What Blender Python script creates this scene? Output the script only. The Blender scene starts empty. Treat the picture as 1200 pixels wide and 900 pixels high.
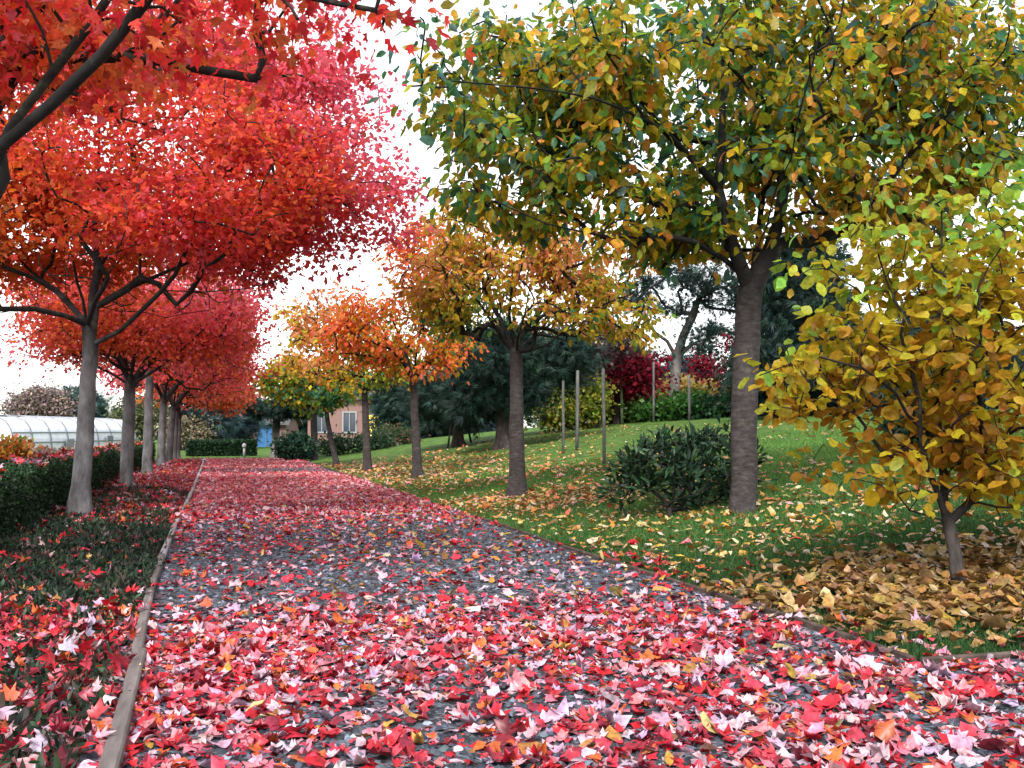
import bpy, math
import numpy as np
R = math.radians
sc = bpy.context.scene
COL = sc.collection

# ------------------------------------------------------------------ camera
FPX, HORIZON, CAM_H, YAW = 1167.0, 505.0, 1.15, R(16.7)
PITCH = math.atan((HORIZON - 450.0) / FPX)
cam = bpy.data.objects.new('camera', bpy.data.cameras.new('camera'))
COL.objects.link(cam)
cam.data.lens = 35.0; cam.data.sensor_width = 36.0
cam.data.clip_start = 0.05; cam.data.clip_end = 3000.0
cam.location = (0, 0, CAM_H)
cam.rotation_euler = (R(90) + PITCH, 0, -YAW)
sc.camera = cam

# ------------------------------------------------------------------ light
SUN_EL, SUN_AZ = R(48), R(-150)          # azimuth measured from +Y towards +X
world = bpy.data.worlds.new('World'); sc.world = world
world.use_nodes = True
wn = world.node_tree; wn.nodes.clear()
w_out = wn.nodes.new('ShaderNodeOutputWorld')
w_bg = wn.nodes.new('ShaderNodeBackground'); w_bg.inputs['Strength'].default_value = 0.125
w_sky = wn.nodes.new('ShaderNodeTexSky'); w_sky.sky_type = 'NISHITA'
w_sky.sun_disc = False; w_sky.sun_elevation = SUN_EL; w_sky.sun_rotation = SUN_AZ
w_sky.dust_density = 1.2; w_sky.air_density = 1.0; w_sky.ozone_density = 1.0
w_hs = wn.nodes.new('ShaderNodeHueSaturation'); w_hs.inputs['Saturation'].default_value = 0.18
w_hs.inputs['Value'].default_value = 1.0
wn.links.new(w_sky.outputs[0], w_hs.inputs['Color'])
wn.links.new(w_hs.outputs[0], w_bg.inputs['Color'])
wn.links.new(w_bg.outputs[0], w_out.inputs['Surface'])
sd = bpy.data.lights.new('sun', 'SUN'); sd.energy = 1.5; sd.angle = R(14); sd.color = (1.0, 0.96, 0.9)
sun = bpy.data.objects.new('sun', sd); COL.objects.link(sun)
sun.rotation_euler = (R(90) - SUN_EL, 0, math.pi - SUN_AZ)
sc.view_settings.view_transform = 'Standard'; sc.view_settings.look = 'None'
sc.view_settings.gamma = 1.0; sc.view_settings.use_curve_mapping = False
sc.view_settings.exposure = 1.78
sc.render.engine = 'CYCLES'
sc.cycles.max_bounces = 8; sc.cycles.diffuse_bounces = 6; sc.cycles.glossy_bounces = 2
sc.cycles.transmission_bounces = 8
sc.cycles.use_denoising = True

# ------------------------------------------------------------------ helpers
FW = np.array([math.sin(YAW) * math.cos(PITCH), math.cos(YAW) * math.cos(PITCH), math.sin(PITCH)])
RT = np.array([math.cos(YAW), -math.sin(YAW), 0.0])
UP = np.cross(RT, FW)
FH = np.array([math.sin(YAW), math.cos(YAW), 0.0])
CAMP = np.array([0, 0, CAM_H])
EDGE_L, EDGE_R, CORNER_Y = -0.32, 3.32, 4.15     # the two borders of the path

def sstep(a, b, x):
    t = np.clip((x - a) / (b - a), 0, 1); return t * t * (3 - 2 * t)

def terrain(x, y):
    x = np.asarray(x, float); y = np.asarray(y, float)
    s = np.maximum(x - EDGE_R - 0.05, 0); s2 = np.maximum(y - CORNER_Y, 0)
    z = 1.95 * (1 - np.exp(-(s / 9.5) ** 1.45))
    z = z * (1 - np.exp(-s2 / 1.6)) * (1 - 0.75 * sstep(38, 75, y))
    return z * (1 - 0.6 * sstep(70, 140, x))

def ray(px, py):
    return FW + RT * (px - 600) / FPX + UP * (450 - py) / FPX

def at(px, py, depth):
    d = ray(px, py); return CAMP + d * (depth / d.dot(FH))

def ground(px, py, far=200):
    d = ray(px, py); d = d / d.dot(FH)
    t = np.concatenate([np.arange(2.5, 60, 0.02), np.arange(60, far, .2)])
    P = CAMP + d * t[:, None]
    below = P[:, 2] <= terrain(P[:, 0], P[:, 1])
    k = int(np.argmax(below)) if below.any() else len(t) - 1
    p = P[k].copy(); p[2] = float(terrain(p[0], p[1])); return p

def depth_of(p):
    return float((np.asarray(p) - CAMP).dot(FH))

def noise3(P, s, seed=0):
    """cheap smooth noise in -1..1 from sums of sines"""
    r = np.random.default_rng(seed + 77); out = np.zeros(len(P))
    for k in range(5):
        d = r.normal(size=3); d /= np.linalg.norm(d)
        out += np.sin(P.dot(d) * s * (0.7 + 0.35 * k) + r.uniform(0, 6.28) + 1.3 * np.sin(P.dot(r.normal(size=3)) * s * .5))
    return out / 2.6

def link(name, me, parent=None):
    o = bpy.data.objects.new(name, me); COL.objects.link(o)
    if parent is not None: o.parent = parent
    return o

def tag(o, label=None, cat=None, group=None, kind=None):
    if label: o['label'] = label
    if cat: o['category'] = cat
    if group: o['group'] = group
    if kind: o['kind'] = kind
    return o

def empty(name, loc, label, cat, group=None):
    o = link(name, None); o.location = [float(v) for v in loc]; o.empty_display_size = .2
    return tag(o, label, cat, group)

def np_mesh(name, V, F, mat, parent=None, cols=None, smooth=False, origin=None):
    """V (n,3), F (m,k) all faces of one size; one mesh object, in the parent's coordinates"""
    V = np.asarray(V, np.float32)
    if parent is not None: V = V - np.array(parent.location, np.float32)
    F = np.asarray(F, np.int32); k = F.shape[1]
    me = bpy.data.meshes.new(name)
    me.vertices.add(len(V)); me.vertices.foreach_set('co', V.ravel())
    me.loops.add(F.size); me.loops.foreach_set('vertex_index', F.ravel())
    me.polygons.add(len(F)); me.polygons.foreach_set('loop_start', np.arange(0, F.size, k, dtype=np.int32))
    if smooth: me.polygons.foreach_set('use_smooth', np.ones(len(F), bool))
    me.update(calc_edges=True)
    if cols is not None:
        ca = me.color_attributes.new('Col', 'FLOAT_COLOR', 'POINT')
        c4 = np.ones((len(V), 4), np.float32); c4[:, :3] = cols
        ca.data.foreach_set('color', c4.ravel())
    me.materials.append(mat)
    return link(name, me, parent)

def pydata(name, V, F, mat, parent=None, smooth=False):
    off = np.array(parent.location) if parent is not None else np.zeros(3)
    me = bpy.data.meshes.new(name)
    me.from_pydata([tuple(np.asarray(v, float) - off) for v in V], [], F)
    if smooth:
        for p in me.polygons: p.use_smooth = True
    me.materials.append(mat); me.update()
    return link(name, me, parent)

class MB:
    """collects boxes and tubes into one mesh"""
    def __init__(s): s.v = []; s.f = []
    def box(s, c, size, rz=0.0, bev=0.0):
        hx, hy, hz = [q / 2 for q in size]; n = len(s.v); ca, sa = math.cos(rz), math.sin(rz)
        b = min(bev, hx * .9, hy * .9, hz * .9)
        def put(x, y, z): s.v.append((c[0] + x * ca - y * sa, c[1] + x * sa + y * ca, c[2] + z))
        if b <= 0:
            for z in (-hz, hz):
                for x, y in ((-hx, -hy), (hx, -hy), (hx, hy), (-hx, hy)): put(x, y, z)
            s.f += [(n+3, n+2, n+1, n), (n+4, n+5, n+6, n+7)] + [(n+i, n+(i+1) % 4, n+4+(i+1) % 4, n+4+i) for i in range(4)]
        else:
            for z, i in ((-hz, b), (-hz + b, 0), (hz - b, 0), (hz, b)):
                for x, y in ((-hx+i, -hy+i), (hx-i, -hy+i), (hx-i, hy-i), (-hx+i, hy-i)): put(x, y, z)
            s.f += [(n+3, n+2, n+1, n), (n+12, n+13, n+14, n+15)]
            for k in range(3): s.f += [(n+4*k+i, n+4*k+(i+1) % 4, n+4*k+4+(i+1) % 4, n+4*k+4+i) for i in range(4)]
        return s
    def tube(s, pts, rad, n=8):
        pts = [np.asarray(p, float) for p in pts]; rad = rad if hasattr(rad, '__len__') else [rad] * len(pts)
        b0 = len(s.v); ref = None
        for i, p in enumerate(pts):
            t = pts[min(i+1, len(pts)-1)] - pts[max(i-1, 0)]; t = t / (np.linalg.norm(t) + 1e-9)
            if ref is None:
                ref = np.cross(t, (0.3, 1, 0.1)); ref /= np.linalg.norm(ref)
            ref = ref - t * ref.dot(t); ref /= (np.linalg.norm(ref) + 1e-9); bi = np.cross(t, ref)
            for k in range(n):
                a = 2 * math.pi * k / n
                s.v.append(tuple(p + rad[i] * (math.cos(a) * ref + math.sin(a) * bi)))
        for i in range(len(pts) - 1):
            for k in range(n):
                a, b = b0 + i*n + k, b0 + i*n + (k+1) % n
                s.f.append((a, b, b + n, a + n))
        s.f.append(tuple(b0 + k for k in range(n))[::-1]); s.f.append(tuple(b0 + (len(pts)-1)*n + k for k in range(n)))
        return s
    def build(s, name, mat, parent=None, smooth=False): return pydata(name, s.v, s.f, mat, parent, smooth)

# ------------------------------------------------------------------ materials
def new_mat(name):
    m = bpy.data.materials.new(name); m.use_nodes = True
    nt = m.node_tree; nt.nodes.clear()
    out = nt.nodes.new('ShaderNodeOutputMaterial'); p = nt.nodes.new('ShaderNodeBsdfPrincipled')
    nt.links.new(p.outputs[0], out.inputs['Surface'])
    return m, nt, p, out

def leaf_mat(name, trans=0.35, rough=0.45, spec=0.35, tgain=0.95, mottle=0.0):
    m, nt, p, out = new_mat(name)
    at_ = nt.nodes.new('ShaderNodeAttribute'); at_.attribute_name = 'Col'
    csock = at_.outputs['Color']
    if mottle:      # blemishes and browned patches
        tc = nt.nodes.new('ShaderNodeTexCoord'); nz = nt.nodes.new('ShaderNodeTexNoise'); nz.inputs['Scale'].default_value = 38; nz.inputs['Detail'].default_value = 4
        nt.links.new(tc.outputs['Object'], nz.inputs['Vector']); mr = nt.nodes.new('ShaderNodeMapRange')
        for q, v in zip(('From Min', 'From Max', 'To Min', 'To Max'), (.32, .62, 1 - mottle, 1.08)): mr.inputs[q].default_value = v
        nt.links.new(nz.outputs['Fac'], mr.inputs['Value']); mm = nt.nodes.new('ShaderNodeMix'); mm.data_type = 'RGBA'; mm.blend_type = 'MULTIPLY'; mm.inputs[0].default_value = 1
        nt.links.new(csock, mm.inputs[6]); nt.links.new(mr.outputs[0], mm.inputs[7]); csock = mm.outputs[2]
    nt.links.new(csock, p.inputs['Base Color'])
    p.inputs['Roughness'].default_value = rough; p.inputs['Specular IOR Level'].default_value = spec
    if trans > 0:
        tr = nt.nodes.new('ShaderNodeBsdfTranslucent'); mx = nt.nodes.new('ShaderNodeMixShader')
        g = nt.nodes.new('ShaderNodeGamma'); g.inputs['Gamma'].default_value = tgain
        nt.links.new(csock, g.inputs['Color']); nt.links.new(g.outputs[0], tr.inputs['Color'])
        mx.inputs[0].default_value = trans
        nt.links.new(p.outputs[0], mx.inputs[1]); nt.links.new(tr.outputs[0], mx.inputs[2])
        nt.links.new(mx.outputs[0], out.inputs['Surface'])
    return m

def noisy_mat(name, cols, scale=6.0, rough=0.85, stretch=(1, 1, 1), bump=0.3, detail=6.0, spec=0.3, bscale=None, dist=0.02, pos=None, twig=False):
    """object-space noise through a colour ramp, with a bump"""
    m, nt, p, out = new_mat(name)
    tc = nt.nodes.new('ShaderNodeTexCoord'); mp = nt.nodes.new('ShaderNodeMapping'); mp.inputs['Scale'].default_value = stretch
    nt.links.new(tc.outputs['Object'], mp.inputs['Vector'])
    n = nt.nodes.new('ShaderNodeTexNoise'); n.inputs['Scale'].default_value = scale; n.inputs['Detail'].default_value = detail
    n.inputs['Roughness'].default_value = 0.65
    nt.links.new(mp.outputs[0], n.inputs['Vector'])
    rp = nt.nodes.new('ShaderNodeValToRGB'); el = rp.color_ramp.elements
    pos = pos or [0.32 + 0.36 * i / max(1, len(cols) - 1) for i in range(len(cols))]
    el[0].position = pos[0]; el[0].color = (*cols[0], 1); el[1].position = pos[-1]; el[1].color = (*cols[-1], 1)
    for i in range(1, len(cols) - 1):
        e = el.new(pos[i]); e.color = (*cols[i], 1)
    nt.links.new(n.outputs['Fac'], rp.inputs['Fac']); nt.links.new(rp.outputs[0], p.inputs['Base Color'])
    if twig:      # crown shade on limbs and upper trunk, painted into the bark as 'Col'
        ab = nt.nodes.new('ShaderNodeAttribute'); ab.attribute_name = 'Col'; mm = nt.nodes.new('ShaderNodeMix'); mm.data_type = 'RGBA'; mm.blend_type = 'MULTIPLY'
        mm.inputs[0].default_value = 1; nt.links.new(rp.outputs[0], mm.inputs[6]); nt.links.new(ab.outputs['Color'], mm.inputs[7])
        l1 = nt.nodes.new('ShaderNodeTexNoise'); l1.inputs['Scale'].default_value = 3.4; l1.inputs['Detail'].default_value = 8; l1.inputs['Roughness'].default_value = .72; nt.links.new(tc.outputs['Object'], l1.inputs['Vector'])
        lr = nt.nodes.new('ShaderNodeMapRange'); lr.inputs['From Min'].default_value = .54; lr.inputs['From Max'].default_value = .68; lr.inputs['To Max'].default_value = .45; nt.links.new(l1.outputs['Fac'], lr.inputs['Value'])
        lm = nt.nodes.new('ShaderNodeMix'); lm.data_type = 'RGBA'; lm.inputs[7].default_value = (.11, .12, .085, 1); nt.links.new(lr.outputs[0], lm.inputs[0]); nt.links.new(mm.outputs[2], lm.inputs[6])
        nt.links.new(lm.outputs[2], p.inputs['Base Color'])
    p.inputs['Roughness'].default_value = rough; p.inputs['Specular IOR Level'].default_value = spec
    if bump:
        n2 = nt.nodes.new('ShaderNodeTexNoise'); n2.inputs['Scale'].default_value = bscale or scale * 3; n2.inputs['Detail'].default_value = 5
        nt.links.new(mp.outputs[0], n2.inputs['Vector'])
        b = nt.nodes.new('ShaderNodeBump'); b.inputs['Strength'].default_value = bump; b.inputs['Distance'].default_value = dist
        nt.links.new(n2.outputs['Fac'], b.inputs['Height']); nt.links.new(b.outputs[0], p.inputs['Normal'])
    return m

M_MAPLE = leaf_mat('maple_leaf', 0.6, 0.5, 0.25, mottle=.3)
M_LEAF = leaf_mat('broad_leaf', 0.6, 0.42, 0.3, mottle=.35)
M_GLOSS = leaf_mat('evergreen_leaf', 0.12, 0.5, 0.25)
M_NEEDLE = leaf_mat('needle', 0.1, 0.6, 0.2)
M_LITTER = leaf_mat('fallen_leaf', 0.12, 0.42, 0.5, mottle=.5)
M_GRASS = leaf_mat('grass_blade', 0.25, 0.6, 0.25)
M_STONE = leaf_mat('gravel_stone', 0.0, 0.65, 0.4)
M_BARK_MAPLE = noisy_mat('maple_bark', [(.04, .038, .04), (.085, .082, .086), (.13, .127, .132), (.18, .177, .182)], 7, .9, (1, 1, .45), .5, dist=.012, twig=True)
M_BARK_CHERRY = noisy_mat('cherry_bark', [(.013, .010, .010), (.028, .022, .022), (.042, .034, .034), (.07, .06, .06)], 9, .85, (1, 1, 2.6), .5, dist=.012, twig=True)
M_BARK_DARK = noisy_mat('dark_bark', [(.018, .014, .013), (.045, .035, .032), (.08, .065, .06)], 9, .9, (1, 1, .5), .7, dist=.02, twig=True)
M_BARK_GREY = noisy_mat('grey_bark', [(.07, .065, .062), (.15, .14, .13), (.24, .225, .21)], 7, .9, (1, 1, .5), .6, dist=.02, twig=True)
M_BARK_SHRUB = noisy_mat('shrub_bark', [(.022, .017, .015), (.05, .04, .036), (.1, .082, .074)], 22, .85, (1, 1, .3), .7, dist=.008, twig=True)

# ------------------------------------------------------------------ leaves
def fan(outline, centre):
    V = [centre] + outline; n = len(outline)
    return np.array(V, float), np.array([(0, i, i % n + 1) for i in range(1, n + 1)], int)
T_MAPLE = fan([(0, 0, 0), (.26, .06, 0), (.52, .26, .02), (.3, .38, 0), (.5, .78, .02), (.17, .64, 0), (0, 1.05, .03), (-.17, .64, 0), (-.5, .78, .02), (-.3, .38, 0), (-.52, .26, .02), (-.26, .06, 0)], (0, .38, -.02))
T_MAPLE_G = fan([(0, 0, 0), (.24, .02, 0), (.5, .22, .03), (.38, .38, 0), (.5, .7, .03), (.25, .68, 0), (0, 1.02, .04), (-.25, .68, 0), (-.5, .7, .03), (-.38, .38, 0), (-.5, .22, .03), (-.24, .02, 0)], (0, .4, -.03))
T_MAPLE_S = fan([(0, 0, 0), (.5, .3, 0), (.26, .5, 0), (.3, .82, 0), (0, 1.0, 0), (-.3, .82, 0), (-.26, .5, 0), (-.5, .3, 0)], (0, .4, -.03))
T_OVAL = fan([(0, 0, 0), (.2, .22, .05), (.25, .5, .06), (.15, .8, .03), (0, 1.0, -.04), (-.15, .8, .03), (-.25, .5, .06), (-.2, .22, .05)], (0, .5, 0))
T_ROUND = fan([(0, 0, 0), (.24, .16, .05), (.36, .48, .08), (.26, .82, .04), (0, 1.0, -.03), (-.26, .82, .04), (-.36, .48, .08), (-.24, .16, .05)], (0, .5, 0))
T_LANCE = fan([(0, 0, 0), (.13, .3, .03), (.15, .6, .03), (0, 1.0, -.05), (-.15, .6, .03), (-.13, .3, .03)], (0, .5, 0))
T_DIAM = (np.array([(0, 0, 0), (.38, .5, .05), (0, 1, 0), (-.38, .5, .05)], float), np.array([(0, 1, 2), (0, 2, 3)], int))
_sp = [(-.62, .62, .05), (-.38, .88, -.05), (-.12, 1.05, .08), (.14, 1.02, -.06), (.4, .86, .06), (.6, .6, -.04), (0, .8, .3)]
T_SPRAY = (np.array([q for a_, b_, c_ in _sp for q in ((-.045, 0, 0), (.045, 0, 0), (a_, b_, c_))], float), np.arange(21).reshape(7, 3))
T_BLADE = (np.array([(-.07, 0, 0), (.07, 0, 0), (.02, 1, .12)], float), np.array([(0, 1, 2)], int))

def unit(v): return v / (np.linalg.norm(v, axis=-1, keepdims=True) + 1e-9)

def leaves(name, P, A, N, S, tmpl, cols, mat, parent, rng, curl=0.25, rag=.05):
    T, F = tmpl; n, k = len(P), len(T)
    A = unit(A); side = unit(np.cross(A, N)); N = np.cross(side, A)
    c1 = rng.normal(0, curl, n)[:, None]; c2 = rng.normal(0, curl, n)[:, None]
    tx, ty = T[:, 0][None], T[:, 1][None]
    wid = rng.uniform(.8, 1.2, n)[:, None]
    tz = T[:, 2][None] * rng.uniform(-.5, 1.6, n)[:, None] + c1 * tx ** 2 * 2 + c2 * (ty - .4) ** 2
    if k > 4 and rag:      # no two leaves quite alike
        tx = tx + rng.normal(0, rag, (n, k)) * (np.abs(T[:, 0]) + .25 * (T[:, 1] > .9))[None]  * 2; ty = ty + rng.normal(0, rag, (n, k)) * (ty > .05); tz = tz + rng.normal(0, rag * .9, (n, k)) * (ty > .05)
        ty = ty + .12 * tx * rng.normal(0, 1, n)[:, None]
    V = P[:, None] + S[:, None, None] * ((tx * wid)[..., None] * side[:, None] + ty[..., None] * A[:, None] + tz[..., None] * N[:, None])
    faces = (F[None] + (np.arange(n) * k)[:, None, None]).reshape(-1, 3)
    return np_mesh(name, V.reshape(-1, 3), faces, mat, parent, np.repeat(cols, k, 0))

def pick(rng, pal, w, n):
    pal = np.array(pal, float); w = np.array(w, float); return pal[rng.choice(len(pal), n, p=w / w.sum())]

def jitter(c, rng, v=.25, h=.12):
    n = len(c); return np.clip(c * np.exp(v * np.clip(rng.normal(0, 1, n), -1.8, 1.1))[:, None] * np.exp(h * np.clip(rng.normal(0, 1, (n, 3)), -1.8, 1.6)), .002, .9)

# ------------------------------------------------------------------ trees
def smooth_path(pts, step, rng, wig=0.02):
    pts = np.array(pts, float); out = [pts[0]]
    for i in range(len(pts) - 1):
        p0, p1, p2, p3 = pts[max(i-1, 0)], pts[i], pts[i+1], pts[min(i+2, len(pts)-1)]
        n = max(1, int(np.linalg.norm(p2 - p1) / step))
        for j in range(1, n + 1):
            t = j / n
            q = .5 * (2*p1 + (p2-p0)*t + (2*p0-5*p1+4*p2-p3)*t*t + (3*p1-p0-3*p2+p3)*t**3)
            out.append(q + rng.normal(0, wig, 3) * (0 if j == n else 1))
    return np.array(out)

def ell(px, py, depth, rx, ry, rd, w=1.0):
    """crown region at a distance: sizes rx, ry in the photo's pixels at that distance, rd in metres"""
    return dict(c=at(px, py, depth), r=(rx / FPX * depth, rd, ry / FPX * depth), w=w)

def sample_crown(ells, n, rng, gap=0.0, gscale=1.2, seed=0, shell=0.5):
    out = []; w = np.array([e['w'] * e['r'][0] * e['r'][1] * e['r'][2] for e in ells]); w = w / w.sum()
    tries = 0
    while len(out) < n and tries < n * 60:
        tries += 1
        e = ells[rng.choice(len(ells), p=w)]
        d = rng.normal(size=3); d /= np.linalg.norm(d); r = rng.uniform() ** (1 / 3) if rng.uniform() > shell else rng.uniform(.75, 1.0)
        r *= 1 + .16 * noise3(d[None] * 3, 1.0, seed)[0]
        q = e['c'] + r * (d[0] * e['r'][0] * RT + d[1] * e['r'][1] * FH + np.array([0, 0, d[2] * e['r'][2]]))
        if gap and noise3(q[None], gscale, seed + 5)[0] > 1 - gap * 1.2: continue
        out.append(q)
    return np.array(out)

def grow(trunk, limbs, targets, rng, step=.28, tip=.005, bend=.35, expo=2.8, r_fork=None, r_base=None, flare=1.35, straight=.6):
    """trunk and limbs are point lists; every target is joined to the nearest branch. Returns nodes, parents, radii, twigs"""
    pos = []; par = []; kids = []
    def add(p, q):
        pos.append(np.array(p)); par.append(q); kids.append([])
        if q >= 0: kids[q].append(len(pos) - 1)
        return len(pos) - 1
    last = -1
    for p in smooth_path(trunk, .22, rng, .006): last = add(p, last)
    n_trunk = len(pos); fork = last
    attach = [fork]
    for lm in limbs:
        # begin at the closest node
        P = np.array(pos); k = int(np.argmin(np.linalg.norm(P - np.array(lm[0]), axis=1))); last = k
        for p in smooth_path([pos[k]] + list(lm[1:]), step, rng, .018)[1:]:
            last = add(p, last); attach.append(last)
    fp = pos[fork]
    order = np.argsort(np.linalg.norm(targets - fp, axis=1))
    tw = []
    for ti in order:
        t = targets[ti]; P = np.array([pos[i] for i in attach]); v = t - P; d = np.linalg.norm(v, axis=1)
        dn = np.linalg.norm(P - fp, axis=1)
        cost = d + .12 * dn + .5 * np.maximum(0, dn - np.linalg.norm(t - fp))
        k = attach[int(np.argmin(cost))]; p0 = pos[k]; L = np.linalg.norm(t - p0)
        if L < .05: continue
        g = p0 - pos[par[k]] if par[k] >= 0 else np.array([0, 0, 1.])
        g = g / (np.linalg.norm(g) + 1e-9)
        dirn = (t - p0) / L
        c = p0 + L * .45 * unit((g * straight + dirn + np.array([0, 0, .25]))[None])[0]
        n = max(2, int(L / step)); ids = []; last = k
        for j in range(1, n + 1):
            s = j / n
            q = (1-s)**2 * p0 + 2*s*(1-s) * c + s*s * t
            if j < n: q = q + rng.normal(0, .02 + .012 * L, 3) * bend
            last = add(q, last); attach.append(last); ids.append(last)
        tw.append([k] + ids)
    n = len(pos); rad = np.zeros(n); acc = np.zeros(n)
    for i in range(n - 1, -1, -1):
        acc[i] = max(acc[i], tip ** expo)
        rad[i] = acc[i] ** (1 / expo)
        if par[i] >= 0: acc[par[i]] += acc[i]
    if r_fork:
        k = r_fork / rad[fork]; big = (rad / rad[fork]) ** .6
        rad = rad * (1 + (k - 1) * np.clip(big, 0, 1)); rad = np.maximum(rad, tip * .8)
    z0, z1 = pos[0][2], pos[fork][2]
    for i in range(n_trunk):
        s = (pos[i][2] - z0) / max(z1 - z0, .01)
        rr = (r_base or rad[fork]) * (1 - s) + rad[fork] * s
        rad[i] = rr * (1 + (flare - 1) * math.exp(-(pos[i][2] - z0) / .16))
    return np.array(pos), par, kids, rad, tw, n_trunk

def branch_mesh(name, pos, par, kids, rad, mat, parent, rng, nt, lump=.06):
    V = []; F = []; K = []; ftop = pos[nt - 1][2]; isb = np.arange(len(pos)) >= nt
    stack = [0]
    while stack:
        s = stack.pop(); chain = [s] if par[s] < 0 else [par[s], s]
        cur = s
        while kids[cur]:
            ks = sorted(kids[cur], key=lambda i: -rad[i]); stack.extend(ks[1:]); cur = ks[0]; chain.append(cur)
        pts = pos[chain]; rr = rad[chain].copy()
        if par[s] >= 0: rr[0] = min(rr[0], rr[1] * 1.25)
        r0 = rr.max(); ns = 14 if r0 > .09 else 10 if r0 > .05 else 7 if r0 > .02 else 4
        t = np.gradient(pts, axis=0) if len(pts) > 2 else np.repeat((pts[-1] - pts[0])[None], len(pts), 0)
        t = unit(t); ref = np.cross(t[0], (.31, .9, .17)); ref /= np.linalg.norm(ref)
        b0 = len(V); a = np.arange(ns) * 2 * math.pi / ns; ph = rng.uniform(0, 6.28, 3)
        for i in range(len(pts)):
            ref = ref - t[i] * ref.dot(t[i]); ref /= np.linalg.norm(ref) + 1e-9; bi = np.cross(t[i], ref)
            lp_ = lump + (.2 * math.exp(-max(0, pts[i][2] - pos[1][2]) / .16) if not isb[chain[i]] and par[s] < 0 else 0)
            w = 1 + lp_ * (np.sin(2 * a + ph[0] + i * .35) + .6 * np.sin(3 * a + ph[1] - i * .5))
            K.extend([.15 if isb[chain[i]] else 1 - .6 * math.exp(-(ftop - pts[i][2]) / .22)] * ns)  # painted shade: limbs dark, trunk darkening up to the fork
            V.extend(pts[i] + rr[i] * w[:, None] * (np.cos(a)[:, None] * ref + np.sin(a)[:, None] * bi))
        for i in range(len(pts) - 1):
            for k in range(ns):
                p, q = b0 + i*ns + k, b0 + i*ns + (k+1) % ns
                F.append((p, q, q + ns, p + ns))
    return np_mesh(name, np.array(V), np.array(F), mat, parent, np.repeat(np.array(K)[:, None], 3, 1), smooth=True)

def twig_leaves(pos, tw, per, sigma, rng, along=.9, flat=.65, n_last=2):
    """leaf points around the outer end of each twig and the outward direction there"""
    P = []; D = []; C = []
    for ci, ids in enumerate(tw):
        n = max(1, int(rng.normal(per, per * .3)))
        seg = pos[ids[-min(len(ids), n_last + 1):]]
        s = rng.uniform(0, 1, n) ** along * (len(seg) - 1); i = np.minimum(s.astype(int), len(seg) - 2); f = (s - i)[:, None]
        q = seg[i] * (1 - f) + seg[i + 1] * f
        off = rng.normal(0, sigma, (n, 3)) * np.array([1, 1, flat])
        P.append(q + off); D.append(unit(off + (seg[-1] - seg[0]) * .35)); C.append(np.full(n, ci))
    return np.concatenate(P), np.concatenate(D), np.concatenate(C)

def orient(mode, D, rng):
    n = len(D)
    if mode == 'droop':
        A = D * .75 + np.array([0, 0, -.75]) + rng.normal(0, .35, (n, 3)); N = D * .6 + rng.normal(0, .6, (n, 3)) + np.array([0, 0, .45])
    elif mode == 'flat':
        A = D * np.array([1, 1, .4]) + np.array([0, 0, -.2]) + rng.normal(0, .35, (n, 3)); N = np.array([0, 0, 1.0]) + rng.normal(0, .42, (n, 3))
    elif mode == 'mixed':
        A = D * np.array([1, 1, .5]) + np.array([0, 0, -.45]) + rng.normal(0, .45, (n, 3)); N = D * .35 + np.array([0, 0, .6]) + rng.normal(0, .6, (n, 3))
    elif mode == 'up':
        A = D + np.array([0, 0, .45]) + rng.normal(0, .3, (n, 3)); N = rng.normal(0, .6, (n, 3)) + np.array([0, 0, .8])
    else:
        A = D + rng.normal(0, .6, (n, 3)) + np.array([0, 0, -.3]); N = rng.normal(0, .7, (n, 3)) + np.array([0, 0, .6])
    return A, N

def tree(name, label, cat, base, trunk, limbs, ells, ncl, per, leaf, size, colour, seed, bark, leafmat=None, mode='maple', group=None,
         sigma=.2, gap=0, r_base=.1, r_fork=.09, tip=.005, step=.3, flare=1.5, shell=.5, along=.9, flat=.65, gscale=1.2, n_last=2, curl=.25, straight=.6, crown_name='crown', hollow=0, floor=None, thin=0, rmax=3.5):
    rng = np.random.default_rng(seed)
    root = empty(name, base, label, cat, group)
    T = sample_crown(ells, ncl, rng, gap, gscale, seed, shell)
    tr = [np.array(base) - np.array([0, 0, .12])] + [np.array(p) for p in trunk]
    pos, par, kids, rad, tw, nt = grow(tr, limbs, T, rng, step, tip, r_fork=r_fork, r_base=r_base, flare=flare, straight=straight)
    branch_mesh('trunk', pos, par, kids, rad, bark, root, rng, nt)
    print('TREE', label[:50], round(depth_of(base), 1), np.round(base, 2))
    P, D, C = twig_leaves(pos, tw, per, sigma, rng, along, flat, n_last)
    ok = P[:, 2] > terrain(P[:, 0], P[:, 1]) + .03
    fk = pos[nt - 1]; rho = np.linalg.norm(P[:, :2] - fk[:2], axis=1)
    if hollow: ok &= P[:, 2] > fk[2] + hollow * np.clip(1 - (rho / rmax) ** 2, 0, 1) + rng.normal(0, .12, len(P))
    if floor is not None: ok &= P[:, 2] > floor + rng.normal(0, .14, len(P)) + .2 * noise3(P * np.array([1, 1, .3]), 1.5, seed)
    if thin:      # leaves dropped on the side facing the camera so the limbs show
        front = (fk - P).dot(FH); ok &= ~((front > .25) & (rng.uniform(0, 1, len(P)) < thin) )
    P, D, C = P[ok], D[ok], C[ok]
    A, N = orient(mode, D, rng)
    S = size * np.exp(np.clip(rng.normal(0, .2, len(P)), -.5, .32))
    leaves(crown_name, P, A, N, S, leaf, colour(P, C, rng), leafmat or M_MAPLE, root, rng, curl)
    return root

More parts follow.
